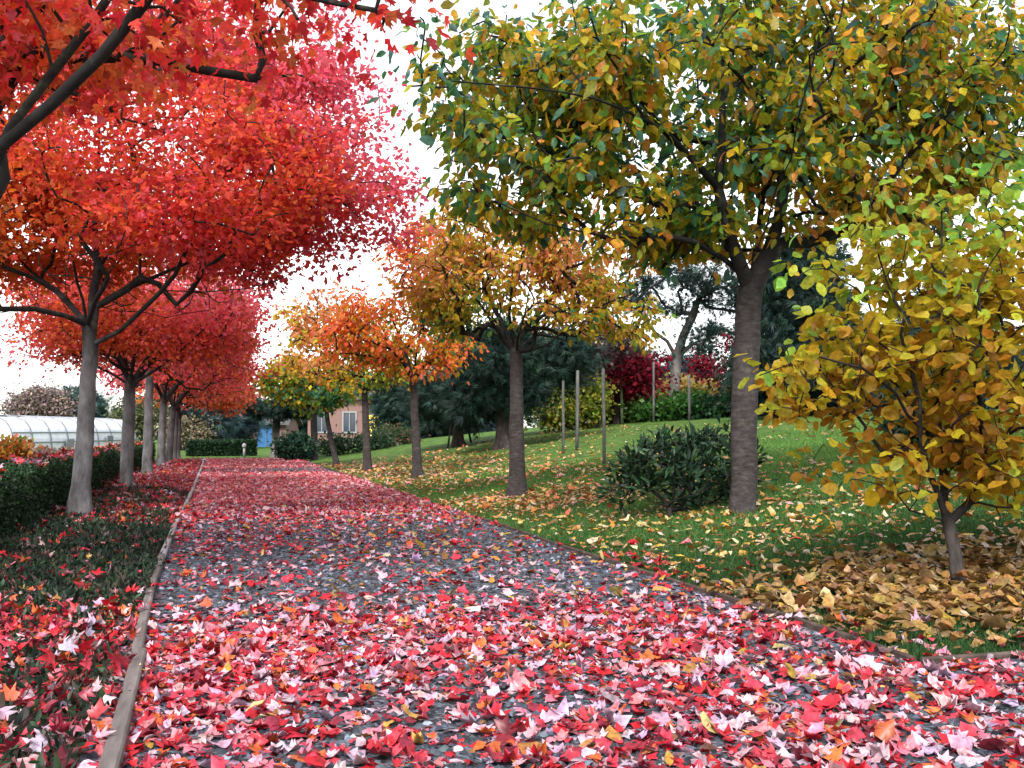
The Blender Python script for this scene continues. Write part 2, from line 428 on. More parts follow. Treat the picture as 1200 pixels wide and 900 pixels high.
def mixcol(stops, P, C, rng, scale=.9, seed=0, spread=.35, v=.22):
    """colour patches: stops run from low to high noise; every leaf also strays a little"""
    t = .5 + .42 * noise3(P, scale, seed) + rng.normal(0, spread, len(P))
    w = np.random.default_rng(seed + 3).normal(0, .18, int(C.max()) + 1 if len(C) else 1)[C]
    t = np.clip(t + w, 0, .999) * len(stops)
    return jitter(np.array(stops, float)[t.astype(int)], rng, v)

# ================================================================== SETTING
# ground sheet: fine near the camera, coarse to the horizon, follows the mound on the right
def axis(lo, hi, fine_lo, fine_hi, fine):
    mid = np.arange(fine_lo, fine_hi, fine)
    left = fine_lo - np.cumsum(np.geomspace(fine * 1.3, max(2, (fine_lo - lo) / 6), 16)); left = left[left > lo][::-1]
    right = fine_hi + np.cumsum(np.geomspace(fine * 1.3, max(2, (hi - fine_hi) / 6), 24)); right = right[right < hi]
    return np.concatenate([[lo], left, mid, right, [hi]])
gx = axis(-500, 500, -3, 26, .3); gx = np.unique(np.concatenate([gx, [EDGE_L, EDGE_R + .05]]))
gy = axis(-60, 900, 0, 60, .4); gy = np.unique(np.concatenate([gy, [CORNER_Y]]))
GX, GY = np.meshgrid(gx, gy); GZ = terrain(GX, GY)
GZ = GZ + np.where(GX > EDGE_R + .3, .012 * np.sin(GX * 2.1 + np.sin(GY * 1.3)) * np.sin(GY * 1.7), 0) * sstep(.3, 1.2, GX - EDGE_R) * sstep(.3, 1.2, GY - CORNER_Y)
nx, ny = len(gx), len(gy); idx = np.arange(nx * ny).reshape(ny, nx)
GF = np.stack([idx[:-1, :-1], idx[:-1, 1:], idx[1:, 1:], idx[1:, :-1]], -1).reshape(-1, 4)
M_LAWN = noisy_mat('lawn', [(.03, .06, .014), (.055, .115, .022), (.09, .165, .03), (.16, .21, .05)], 3.2, .9, (1, 1, 1), .9, detail=12, bscale=60, dist=.05, spec=.15)
tag(np_mesh('ground', np.stack([GX, GY, GZ], -1).reshape(-1, 3), GF, M_LAWN, smooth=True), kind='structure')

def sheet(name, x0, x1, y0, y1, z, mat, dx=.5, dy=.5):
    xs = np.linspace(x0, x1, max(2, int((x1-x0)/dx))); ys = np.linspace(y0, y1, max(2, int((y1-y0)/dy)))
    X, Y = np.meshgrid(xs, ys); i = np.arange(X.size).reshape(X.shape)
    F = np.stack([i[:-1, :-1], i[:-1, 1:], i[1:, 1:], i[1:, :-1]], -1).reshape(-1, 4)
    return tag(np_mesh(name, np.stack([X, Y, np.full_like(X, z)], -1).reshape(-1, 3), F, mat), kind='structure')

def gravel_mat():
    m, nt, p, out = new_mat('gravel')
    tc = nt.nodes.new('ShaderNodeTexCoord')
    v = nt.nodes.new('ShaderNodeTexVoronoi'); v.inputs['Scale'].default_value = 42
    nt.links.new(tc.outputs['Object'], v.inputs['Vector'])
    rp = nt.nodes.new('ShaderNodeValToRGB'); e = rp.color_ramp.elements
    e[0].position = .1; e[0].color = (.012, .014, .02, 1); e[1].position = .9; e[1].color = (.1, .112, .145, 1)
    sp = nt.nodes.new('ShaderNodeSeparateColor'); nt.links.new(v.outputs['Color'], sp.inputs[0])
    nt.links.new(sp.outputs[0], rp.inputs['Fac']); nt.links.new(rp.outputs[0], p.inputs['Base Color'])
    b = nt.nodes.new('ShaderNodeBump'); b.inputs['Strength'].default_value = 1; b.inputs['Distance'].default_value = .02; b.invert = True
    nt.links.new(v.outputs['Distance'], b.inputs['Height']); nt.links.new(b.outputs[0], p.inputs['Normal'])
    p.inputs['Roughness'].default_value = .75
    return m
M_GRAVEL = gravel_mat()
PATH_END = 42.0
sheet('gravel_path', EDGE_L - .11, EDGE_R, -3, PATH_END, .008, M_GRAVEL)
sheet('side_path', EDGE_R, 14, -3, CORNER_Y, .008, M_GRAVEL)
M_SOIL = noisy_mat('soil', [(.012, .01, .008), (.03, .022, .018), (.06, .045, .036)], 9, .95, bump=.8, dist=.03)
sheet('planting_bed', -2.75, EDGE_L + .06, -3, PATH_END, .004, M_SOIL)
M_FIELD = noisy_mat('field_soil', [(.05, .03, .024), (.11, .065, .055), (.17, .1, .085)], 4, .95, bump=.8, dist=.05)
sheet('field', -60, -2.75, 6, 46, .004, M_FIELD, 3, 3)

rng = np.random.default_rng(5)
# gravel stones near the camera, larger and flatter than spheres
def stones(n, x0, x1, y0, y1, s0, s1, name, seed, keep=None):
    r = np.random.default_rng(seed)
    P = np.stack([r.uniform(x0, x1, n), y0 + (y1 - y0) * r.uniform(0, 1, n) ** 1.4, np.zeros(n)], 1)
    if keep is not None: P = P[keep(P)]
    n = len(P)
    oct_v = np.array([(1, 0, 0), (.45, .85, .1), (-.55, .8, -.1), (-1, 0, .1), (-.5, -.85, 0), (.5, -.8, .1), (.3, .1, .7), (-.3, -.1, .62)])
    F = np.array([(0, 1, 6), (1, 2, 6), (2, 7, 6), (2, 3, 7), (3, 4, 7), (4, 5, 7), (5, 6, 7), (5, 0, 6)])
    V = oct_v[None] * np.exp(r.normal(0, .16, (n, 8, 3)))
    a = r.uniform(0, 6.28, n); ca, sa = np.cos(a)[:, None], np.sin(a)[:, None]
    S = r.uniform(s0, s1, n)[:, None]; el = r.uniform(.65, 1.2, n)[:, None]
    X, Y, Z = V[..., 0] * S * el, V[..., 1] * S, V[..., 2] * S * .9
    tl = r.normal(0, .25, (n, 1)); Z = Z + tl * X
    W = np.stack([P[:, :1] + X * ca - Y * sa, P[:, 1:2] + X * sa + Y * ca, Z + .004 + S * .15], -1)
    g = np.exp(r.normal(math.log(.042), .85, n))[:, None] * np.array([.8, .97, 1.28]) * np.exp(r.normal(0, .06, (n, 3)))
    faces = (F[None] + (np.arange(n) * 8)[:, None, None]).reshape(-1, 3)
    return tag(np_mesh(name, W.reshape(-1, 3), faces, M_STONE, None, np.repeat(np.clip(g, .005, .4), 8, 0)), kind='stuff')
stones(34000, EDGE_L - .08, 5.0, 2.6, 16.5, .013, .026, 'gravel_stones', 11,
       lambda P: (P[:, 0] < EDGE_R - .03) | (P[:, 1] < CORNER_Y - .05))

# fallen maple leaves
RED = [(.44, .012, .022), (.52, .035, .06), (.56, .34, .4), (.42, .3, .4), (.54, .1, .025), (.2, .012, .028), (.38, .2, .05), (.56, .17, .21)]
RED_W = [20, 19, 22, 10, 9, 9, 1.5, 13]
def litter(name, P, size, pal, w, r, tmpl, tilt=.28, lift=.02, curl=.35, mat=None):
    n = len(P); a = r.uniform(0, 6.28, n)
    A = np.stack([np.cos(a), np.sin(a), r.normal(0, tilt, n)], 1); N = np.array([0, 0, 1.]) + r.normal(0, tilt, (n, 3))
    P = P.copy(); P[:, 2] += .012 + np.abs(r.normal(0, lift, n))
    S = size * np.exp(np.clip(r.normal(-.03, .36, n), -1, .55))
    return tag(leaves(name, P, A, N, S, tmpl, jitter(pick(r, pal, w, n), r, .2, .08), mat or M_LITTER, None, r, curl, .075), kind='stuff')

def scatter(n, x0, x1, y0, y1, dens, r):
    P = np.stack([r.uniform(x0, x1, n), r.uniform(y0, y1, n), np.zeros(n)], 1)
    P = P[r.uniform(0, 1, n) < dens(P)]; P[:, 2] = terrain(P[:, 0], P[:, 1]); return P

def d_path(P):
    x, y = P[:, 0], P[:, 1]; u = np.clip((x - EDGE_L) / 3.6, 0, 1.3); d0 = 0
    near = 1 - sstep(5.4, 7.4, y + .6 * u); far = sstep(11.0, 14.5, y - 1.5 * (1 - u))
    d = near * (.95 - .42 * u ** 1.6) + (1 - near) * (1 - far) * (.13 - .06 * u) + far * (.95 - .45 * u ** 2)
    d = d - .9 * np.exp(-((y - 29.8) / 2.6) ** 2)
    return np.clip(d * (1 + .35 * noise3(P, 1.7, 2)), .03, 1)
N_M2 = 880
Pn = scatter(int(3.64 * 13.5 * N_M2), EDGE_L - .04, EDGE_R - .02, 2.5, 16, d_path, rng)
litter('fallen_red_maple_leaves', Pn, .055, RED, RED_W, rng, T_MAPLE_G, .25, .012, .5)
Pn = scatter(int(6 * 1.7 * N_M2), EDGE_R - .02, 9.3, 2.4, CORNER_Y - .06, lambda P: d_path(P) * .9, rng)
litter('fallen_maple_leaves_on_side_path', Pn, .055, RED, RED_W, rng, T_MAPLE_G, .25, .012, .5)
Pn = scatter(int(3.64 * 26 * N_M2 * 1.1), EDGE_L + .04, EDGE_R - .02, 16, PATH_END, d_path, rng)
litter('fallen_maple_leaves_far_along_path', Pn, .056, [(.66, .06, .09), (.7, .2, .23), (.72, .45, .5), (.68, .16, .1), (.34, .04, .07)], [28, 28, 24, 12, 6], rng, T_MAPLE_S)  # paler palette: sky sheen put into the far leaves' colours

# low plants and leaves in the bed on the left
def bed_h(P): return .05 + .07 * np.clip(noise3(P, 1.5, 8) + .45, 0, 1.6) * sstep(EDGE_L - .03, EDGE_L - .35, P[:, 0])
def d_cover(P):
    y = P[:, 1]; d = .6 + .4 * sstep(6.6, 8.2, y) * (1 - .55 * sstep(13, 16, y))
    return np.clip(d * (.75 + .5 * noise3(P, 1.9, 9)), 0, 1) * (P[:, 0] < EDGE_L - .1)
Pc = scatter(80000, -2.3, EDGE_L - .08, 2.6, 20, d_cover, rng); h = bed_h(Pc); Pc[:, 2] += h * rng.uniform(.1, 1.05, len(Pc))
A = rng.normal(0, .7, Pc.shape) + np.array([0, 0, .75])
tag(leaves('ground_cover_plants', Pc, A, rng.normal(0, 1, Pc.shape), np.exp(rng.normal(math.log(.05), .3, len(Pc))), T_LANCE,
    jitter(pick(rng, [(.013, .03, .014), (.022, .045, .022), (.01, .02, .014), (.045, .045, .032), (.05, .028, .026)], [5, 4, 4, 1.6, 1.6], len(Pc)), rng, .3), M_GLOSS, None, rng), kind='stuff')
def d_bed(P):
    y = P[:, 1]; d = .82 * (1 - sstep(6.2, 7.6, y)) + .08 + .55 * sstep(11.5, 15, y) * sstep(-2.2, -.7, P[:, 0])
    return np.clip(d * (.85 + .55 * noise3(P, 1.6, 4)), .02, 1)
Pb = scatter(34000, -2.6, EDGE_L - .06, 2.4, 40, d_bed, rng); Pb[:, 2] += bed_h(Pb) * rng.uniform(.3, 1.05, len(Pb))
litter('fallen_maple_leaves_in_bed', Pb, 0.056, RED, [24, 18, 11, 5, 13, 17, 3, 8], rng, T_MAPLE, .5, .02, .5)

# lawn: blades near the camera, fallen cherry leaves
P_CHERRY = ground(872, 601); P_SECOND = ground(607, 583); P_SMALL = ground(1125, 689)
n = 420000; d = 4.5 + 17 * rng.uniform(0, 1, n) ** 1.5; a = rng.uniform(-.14, .5, n)
Pg = CAMP * 0 + d[:, None] * FH + (d * np.tan(a))[:, None] * RT
Pg = Pg[(Pg[:, 0] > EDGE_R + .06) & (Pg[:, 1] > CORNER_Y + .06)]; Pg[:, 2] = terrain(Pg[:, 0], Pg[:, 1])
A = rng.normal(0, .5, Pg.shape) + np.array([0, 0, 1.]); dd = Pg.dot(FH)
shade = noise3(Pg, .8, 21)[:, None]
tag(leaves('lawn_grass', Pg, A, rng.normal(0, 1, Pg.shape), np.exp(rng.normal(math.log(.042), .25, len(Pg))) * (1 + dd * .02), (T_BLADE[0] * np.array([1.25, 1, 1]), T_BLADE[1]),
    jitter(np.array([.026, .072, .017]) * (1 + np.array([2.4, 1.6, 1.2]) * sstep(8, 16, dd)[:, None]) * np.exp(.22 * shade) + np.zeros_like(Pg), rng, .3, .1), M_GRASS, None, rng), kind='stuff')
YEL = [(.48, .27, .04), (.48, .35, .14), (.4, .17, .04), (.55, .45, .3), (.27, .13, .045), (.5, .11, .05), (.52, .33, .28)]
def d_lawn(P):
    r1 = np.linalg.norm(P[:, :2] - P_CHERRY[:2] - np.array([0, -.9]), axis=1); r2 = np.linalg.norm(P[:, :2] - P_SECOND[:2], axis=1)
    d = .55 * np.exp(-(r1 / 2.4) ** 2) + .75 * np.exp(-((r2 - .2) / 2.6) ** 2) + .05 + .18 * 2.2 * np.exp(-((P[:, 0] - 4.8) / 1.8) ** 2) * sstep(15, 20, P[:, 1]) * sstep(36, 24, P[:, 1])
    return np.clip(d * (.9 + .5 * noise3(P, 1.4, 6)), .012, 1)
Pl = scatter(42000, EDGE_R + .07, 13.5, CORNER_Y + .1, 34, d_lawn, rng)
Pl = Pl[(Pl[:, 1] < 12.2) | (Pl[:, 0] > 9)]; Pl[:, 2] += .018
litter('fallen_yellow_cherry_leaves', Pl, .088, YEL, [24, 22, 14, 15, 10, 4, 4], rng, T_OVAL, .3, .018, .5)
Pl = scatter(42000, EDGE_R + .07, 13.5, 10.5, 34, d_lawn, rng); Pl = Pl[(Pl[:, 1] > 12.2) & (Pl[:, 0] <= 9)]; Pl[:, 2] += .015
litter('fallen_orange_cherry_leaves', Pl, .095, [(.6, .22, .06), (.6, .36, .1), (.62, .45, .26), (.45, .14, .05), (.62, .3, .28)], [26, 20, 14, 14, 10], rng, T_OVAL, .3, .016, .5)
def d_tan(P): 
    r = np.hypot((P[:, 0] - P_SMALL[0] - .55) / 2.1, (P[:, 1] - P_SMALL[1] + .25) / 1.15)
    return np.clip(1.05 * np.exp(-r ** 3) * (.9 + .35 * noise3(P, 2.2, 14)), 0, 1)
Pl = scatter(19000, EDGE_R + .06, 8.8, CORNER_Y + .06, 8.5, d_tan, rng); Pl[:, 2] += .02
litter('fallen_tan_leaves_under_small_tree', Pl, .078, [(.27, .155, .045), (.22, .11, .035), (.33, .21, .09), (.15, .08, .03), (.34, .21, .035)], [24, 20, 14, 10, 9], rng, T_ROUND, .3, .022, .5)
Pl = scatter(1100, EDGE_R + .04, 6.5, CORNER_Y + .03, 9, lambda P: np.exp(-((P[:, 0] - EDGE_R) / .5) ** 2 - 0 * P[:, 1]) + .6 * np.exp(-((P[:, 1] - CORNER_Y) / .3) ** 2), rng); Pl[:, 2] += .02
litter('fallen_maple_leaves_on_lawn_edge', Pl, .06, RED, RED_W, rng, T_MAPLE_G, .25, .012, .5)
Pl = scatter(1500, EDGE_L + .1, EDGE_R - .02, 3, 20, lambda P: .15 + .8 * sstep(.3, 3.3, P[:, 0]), rng)
litter('fallen_yellow_leaves_on_path', Pl, .08, YEL, [24, 15, 14, 8, 10, 4, 4], rng, T_OVAL, .3, .01, .5)

# ------------------------------------------------------------------ edging boards
M_BOARD = noisy_mat('weathered_board', [(.06, .05, .047), (.12, .104, .1), (.2, .178, .172)], 11, .8, (1, .12, 1), .5, dist=.006)
M_STRIP = noisy_mat('pale_strip', [(.2, .19, .19), (.32, .31, .32), (.44, .43, .45)], 9, .55, (1, .15, 1), .3, dist=.004)
M_RUST = noisy_mat('brown_edging', [(.022, .014, .012), (.052, .034, .028), (.095, .068, .058)], 10, .8, (.6, .6, 1), .5, dist=.006)
def edging(name, pts, w, h, mat, label, group=None):
    """a board on edge along a slightly uneven line"""
    r = np.random.default_rng(int(abs(pts[0][1] * 100))); P = smooth_path([(x, y, 0) for x, y in pts], .25, r, .0015)
    t = unit(np.gradient(P, axis=0)); s = np.stack([t[:, 1], -t[:, 0], 0 * t[:, 0]], 1)
    V = []; F = []; b = .008
    for i, p in enumerate(P):
        z = h + .003 * math.sin(i * .5) + .0015 * math.sin(i * 2.7)
        for o, zz in ((-w/2, -.05), (-w/2, z - b), (-w/2 + b, z), (w/2 - b, z), (w/2, z - b), (w/2, -.05)): V.append(p + s[i] * o + np.array([0, 0, zz]))
    for i in range(len(P) - 1):
        for k in range(5): a = i * 6 + k; F.append((a, a + 1, a + 7, a + 6))
    n = len(V); F.append((5, 4, 3, 2, 1, 0)); F.append(tuple(range(n - 6, n)))
    o = pydata(name, V, F, mat); return tag(o, label, 'edging', group)
edging('edging_board', [(-.27, 1.6), (-.31, 3.4), (-.33, 5.3)], .062, .075, M_BOARD, 'weathered brown-grey edging board nearest the camera on the left of the path', 'edging on the left of the path')
edging('edging_board', [(-.345, 5.31), (-.40, 7.2), (-.42, 9.4)], .055, .065, M_BOARD, 'thinner grey-brown edging board between the nearest board and the pale strip', 'edging on the left of the path')
edging('edging_strip', [(-.42, 9.41), (-.41, 13), (-.36, 20), (-.33, 30), (-.32, PATH_END)], .05, .06, M_STRIP, 'long pale edging strip running far along the left of the path', 'edging on the left of the path')
edging('edging_board', [(EDGE_R, CORNER_Y + .03), (EDGE_R + .03, 6), (EDGE_R - .03, 9), (EDGE_R + .02, 13), (EDGE_R - .03, 18), (EDGE_R, 26), (EDGE_R - .04, 38)], .03, .042, M_RUST, 'long brown edging board between the gravel path and the lawn')
edging('edging_board', [(EDGE_R + .02, CORNER_Y - .0), (4.2, CORNER_Y - .03), (6, CORNER_Y - .1), (9, CORNER_Y - .2)], .03, .042, M_RUST, 'short brown edging board turning right at the path corner below the small tree')

# ================================================================== TREES
def lp(dep, *pts): return [at(p[0], p[1], dep + (p[2] if len(p) > 2 else 0)) for p in pts]

# ---- red maples on the left
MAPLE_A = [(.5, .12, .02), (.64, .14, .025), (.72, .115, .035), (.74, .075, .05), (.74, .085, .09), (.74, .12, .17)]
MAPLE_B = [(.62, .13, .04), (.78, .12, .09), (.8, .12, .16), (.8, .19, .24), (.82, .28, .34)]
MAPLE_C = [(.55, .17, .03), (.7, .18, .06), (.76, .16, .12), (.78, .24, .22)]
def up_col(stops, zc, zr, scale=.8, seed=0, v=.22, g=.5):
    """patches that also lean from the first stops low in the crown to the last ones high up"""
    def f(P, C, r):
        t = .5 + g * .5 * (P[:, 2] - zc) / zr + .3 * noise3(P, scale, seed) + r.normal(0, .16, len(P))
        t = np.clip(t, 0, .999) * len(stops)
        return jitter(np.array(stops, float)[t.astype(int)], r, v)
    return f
GM = 'red maples lining the left of the path'
bA = ground(92, 608); dA = depth_of(bA)
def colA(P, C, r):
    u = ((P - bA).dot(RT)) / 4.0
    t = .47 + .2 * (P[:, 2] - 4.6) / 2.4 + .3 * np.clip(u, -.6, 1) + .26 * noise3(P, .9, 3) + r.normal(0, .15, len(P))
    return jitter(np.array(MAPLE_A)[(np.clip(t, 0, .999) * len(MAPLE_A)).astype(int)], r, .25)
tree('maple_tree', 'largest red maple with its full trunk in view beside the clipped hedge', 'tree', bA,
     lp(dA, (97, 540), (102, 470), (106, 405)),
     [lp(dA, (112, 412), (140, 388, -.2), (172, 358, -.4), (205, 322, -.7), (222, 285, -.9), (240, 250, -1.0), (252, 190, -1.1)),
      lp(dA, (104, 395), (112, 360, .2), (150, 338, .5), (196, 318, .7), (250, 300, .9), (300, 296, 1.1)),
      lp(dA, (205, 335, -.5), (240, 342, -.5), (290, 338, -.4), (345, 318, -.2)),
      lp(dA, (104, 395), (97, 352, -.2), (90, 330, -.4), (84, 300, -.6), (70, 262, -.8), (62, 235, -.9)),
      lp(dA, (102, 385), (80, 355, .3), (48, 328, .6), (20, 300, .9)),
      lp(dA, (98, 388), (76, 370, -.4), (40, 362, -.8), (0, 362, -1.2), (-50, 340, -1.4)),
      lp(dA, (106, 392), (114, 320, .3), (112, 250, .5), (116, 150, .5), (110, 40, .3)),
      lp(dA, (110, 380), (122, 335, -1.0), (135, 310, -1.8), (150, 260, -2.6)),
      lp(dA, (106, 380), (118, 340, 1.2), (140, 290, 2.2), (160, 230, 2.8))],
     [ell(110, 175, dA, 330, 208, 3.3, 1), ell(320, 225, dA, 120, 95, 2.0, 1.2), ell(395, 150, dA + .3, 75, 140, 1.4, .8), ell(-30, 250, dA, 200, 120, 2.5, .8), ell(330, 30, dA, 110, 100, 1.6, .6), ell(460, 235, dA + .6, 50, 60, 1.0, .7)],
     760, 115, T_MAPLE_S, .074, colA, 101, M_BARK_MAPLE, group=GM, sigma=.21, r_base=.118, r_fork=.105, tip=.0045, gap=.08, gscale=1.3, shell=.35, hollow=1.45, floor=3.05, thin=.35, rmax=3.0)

bN = np.array([-1.72, 7.5, 0.]); dN = depth_of(bN)
tree('maple_tree', 'nearest red maple, only its bare grey limbs and leaves reaching in at the top left', 'tree', bN,
     [bN + np.array([.0, .01, 1.2]), bN + np.array([.03, .03, 2.35])],
     [lp(dN, (-40, 215), (10, 152, -.1), (62, 84, -.2), (108, 25, -.3), (150, -40, -.4), (190, -130, -.5)),
      lp(dN, (-46, 222), (0, 172, -.35), (60, 122, -.55), (118, 66, -.75), (165, 8, -.95), (205, -50, -1.1), (260, -120, -1.2)),
      lp(dN, (-50, 200), (-20, 140, .6), (8, 92, .9), (30, 58, 1.0), (42, 28, 1.1), (60, -40, 1.3)),
      lp(dN, (20, 75, 1.0), (70, 66, .7), (140, 66, .6), (195, 72, .6), (240, 82, .5), (300, 92, .5), (340, 88, .5)),
      lp(dN, (-60, 120, .3), (-10, 40, .2), (30, 5, .2), (60, -20, .1), (120, -70, .1)),
      lp(dN, (205, -50, -1.0), (260, -40, -.8), (330, -10, -.7), (400, 5, -.6), (440, 12, -.6)),
      lp(dN, (-58, 190), (-140, 100), (-230, 20))],
     [ell(70, -85, dN, 330, 130, 1.7, 1), ell(-150, -60, dN, 220, 170, 2.0, .7), ell(230, 20, dN - .4, 130, 60, .9, .7), ell(60, 40, dN + .9, 190, 60, .8, .8), ell(445, -5, dN - .6, 42, 42, .35, 4.0), ell(330, -60, dN - .4, 110, 70, 1, .7)],
     240, 27, T_MAPLE, .088, lambda P, C, r: mixcol([(.6, .03, .035), (.74, .06, .045), (.76, .12, .035), (.74, .11, .14), (.78, .2, .07)], P, C, r, 1.2, 4), 102, M_BARK_MAPLE, group=GM,
     sigma=.2, r_base=.13, r_fork=.115, tip=.0045, mode='droop', gap=.1, shell=.3)

spec = [  # base px, py; trunk top px, py; crown ells; clusters, leaves, size, colours, label
 ((148, 574), (152, 452), [(165, 392, 112, 52, 2.2), (240, 400, 62, 60, 1.8), (70, 400, 38, 30, 1.5), (160, 350, 130, 60, 2.2)], 420, 95, .072, MAPLE_B, 'second red maple with a forked grey trunk, just beyond the largest maple'),
 ((172, 559), (176, 415), [(185, 385, 108, 62, 2.2), (250, 425, 52, 36, 1.8)], 300, 85, .085, MAPLE_B, 'slender red maple whose straight pale trunk rises between two thicker ones'),
 ((187, 549), (192, 470), [(205, 410, 92, 58, 2.2), (255, 440, 44, 34, 1.6)], 240, 70, .1, MAPLE_B, 'fourth red maple down the row with its low dark fork'),
 ((197, 545), (203, 478), [(215, 425, 78, 50, 2.2), (255, 455, 44, 30, 1.6)], 180, 60, .12, MAPLE_C, 'fifth red maple down the row, orange beneath its crown'),
 ((203, 541), (206, 482), [(225, 445, 66, 42, 2.2), (268, 462, 30, 22, 1.4)], 110, 44, .16, MAPLE_C, 'sixth red maple, second to last of the row at the far end of the path'),
 ((207, 540), (210, 488), [(230, 455, 60, 36, 2.2)], 80, 44, .18, MAPLE_C, 'last red maple of the row where the path ends'),
]
for i, (b, t, es, ncl, per, sz, pal, lab) in enumerate(spec):
    bb = ground(*b); d = depth_of(bb); k = d / FPX
    limbs = [lp(d, t, (t[0] + s * 14 * 20 / d, t[1] - 30 * 20 / d, q * .5), (t[0] + s * 40 * 20 / d, t[1] - 62 * 20 / d, q)) for s, q in ((-1, -.6), (1.3, .5), (.3, -1.2), (-.4, 1.2), (1.8, -.3))]
    if i == 0: limbs += [lp(d, (150, 448), (135, 440, -.1), (118, 432, -.3), (95, 418, -.4)), lp(d, (153, 456), (185, 432, -.3), (215, 408, -.6), (240, 385, -.8)), lp(d, (152, 452), (158, 425), (166, 395, .2), (172, 360, .3)), lp(d, (150, 445), (141, 420), (136, 395, .2))]
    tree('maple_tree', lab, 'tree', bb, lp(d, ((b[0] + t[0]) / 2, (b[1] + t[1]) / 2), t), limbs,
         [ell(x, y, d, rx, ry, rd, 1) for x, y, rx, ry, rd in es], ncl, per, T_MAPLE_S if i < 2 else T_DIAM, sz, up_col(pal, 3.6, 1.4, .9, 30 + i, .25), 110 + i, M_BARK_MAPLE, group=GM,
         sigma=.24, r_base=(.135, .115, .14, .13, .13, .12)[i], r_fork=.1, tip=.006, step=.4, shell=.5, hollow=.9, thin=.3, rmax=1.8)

# ---- cherries on the right
GC = 'autumn cherries along the right of the path'
dM = depth_of(P_CHERRY)
CH = [(.04, .14, .07), (.08, .21, .07), (.13, .25, .035), (.24, .29, .025), (.4, .34, .02), (.52, .34, .02), (.6, .3, .03), (.66, .28, .06)]
def col_cherry(P, C, r):
    t = .44 + .27 * noise3(P, 1.1, 41) + r.normal(0, .22, len(P)) + .1 * (4.2 - P[:, 2])
    c = np.array(CH)[(np.clip(t, 0, .999) * len(CH)).astype(int)]
    k = r.uniform(0, 1, len(P)) < .09; c[k] = (.09, .2, .16)
    return jitter(c, r, .25)
tree('cherry_tree', 'largest cherry with a thick banded trunk and wide green and ochre crown', 'tree', P_CHERRY,
     lp(dM, (873, 540), (873, 450), (876, 375), (879, 340)),
     [lp(dM, (884, 330), (900, 300, .1), (918, 284, .2), (948, 284, .3), (985, 272, .3), (1030, 262, .4), (1080, 235, .6), (1130, 205, .8), (1190, 160, 1.0)),
      lp(dM, (900, 300, .1), (912, 262, .1), (920, 215, .1), (930, 145, .2), (946, 95, .3), (972, 30, .4)),
      lp(dM, (930, 145, .2), (895, 130, .4), (880, 122, .6), (845, 100, .9)),
      lp(dM, (930, 145, .2), (955, 118, -.2), (985, 88, -.4), (1040, 40, -.6)),
      lp(dM, (872, 325), (860, 290, -.2), (849, 255, -.3), (842, 220, -.4), (846, 170, -.5), (847, 115, -.6), (846, 50, -.7), (842, -40, -.8)),
      lp(dM, (842, 222, -.4), (805, 180, -.7), (775, 150, -1.0), (735, 98, -1.3), (700, 45, -1.6), (680, -20, -1.8)),
      lp(dM, (847, 115, -.6), (870, 92, -.5), (886, 68, -.4), (905, 20, -.3)),
      lp(dM, (868, 320), (848, 285, .2), (822, 250, .4), (790, 225, .8), (740, 195, 1.2), (680, 170, 1.5)),
      lp(dM, (862, 308), (815, 284, -.5), (760, 279, -.9), (705, 276, -1.2), (640, 262, -1.5), (580, 235, -1.7)),
      lp(dM, (775, 150, -1.0), (730, 128, -1.6), (660, 108, -2.2), (590, 100, -2.6), (530, 95, -2.8)),
      lp(dM, (880, 320), (892, 280, -1.2), (910, 220, -2.2), (935, 140, -3.0), (960, 40, -3.4)),
      lp(dM, (880, 325), (888, 290, 1.2), (900, 230, 2.2), (915, 160, 3.0)),
      lp(dM, (985, 272, .3), (1030, 225, -.3), (1075, 170, -.7), (1105, 140, -.9), (1120, 110, -1.0))],
     [ell(880, 110, dM, 330, 165, 1.9, 1), ell(650, 165, dM - .7, 165, 112, 1.3, 1.6), ell(545, 100, dM - 1.6, 80, 80, .9, 1.6), ell(560, 225, dM - 1.0, 62, 34, .8, 1.6), ell(735, 268, dM, 150, 50, 1.2, 2.0), ell(700, 285, dM - .6, 90, 26, .9, 1.5), ell(805, 320, dM - .7, 40, 26, .5, 1.2), ell(1080, 90, dM, 230, 140, 1.7, 1.0),
      ell(660, 40, dM - 1, 130, 70, 1.1, 1.2), ell(930, 10, dM - 1.8, 250, 80, .9, .6), ell(1060, 235, dM + .6, 130, 60, 1.1, .9)],
     760, 44, T_OVAL, .138, col_cherry, 201, M_BARK_CHERRY, M_LEAF, 'droop', GC, sigma=.15, r_base=.15, r_fork=.135, tip=.0045, gap=.16, gscale=1.5, shell=.3, n_last=3, hollow=.6, floor=2.72, thin=.55, rmax=2.0)

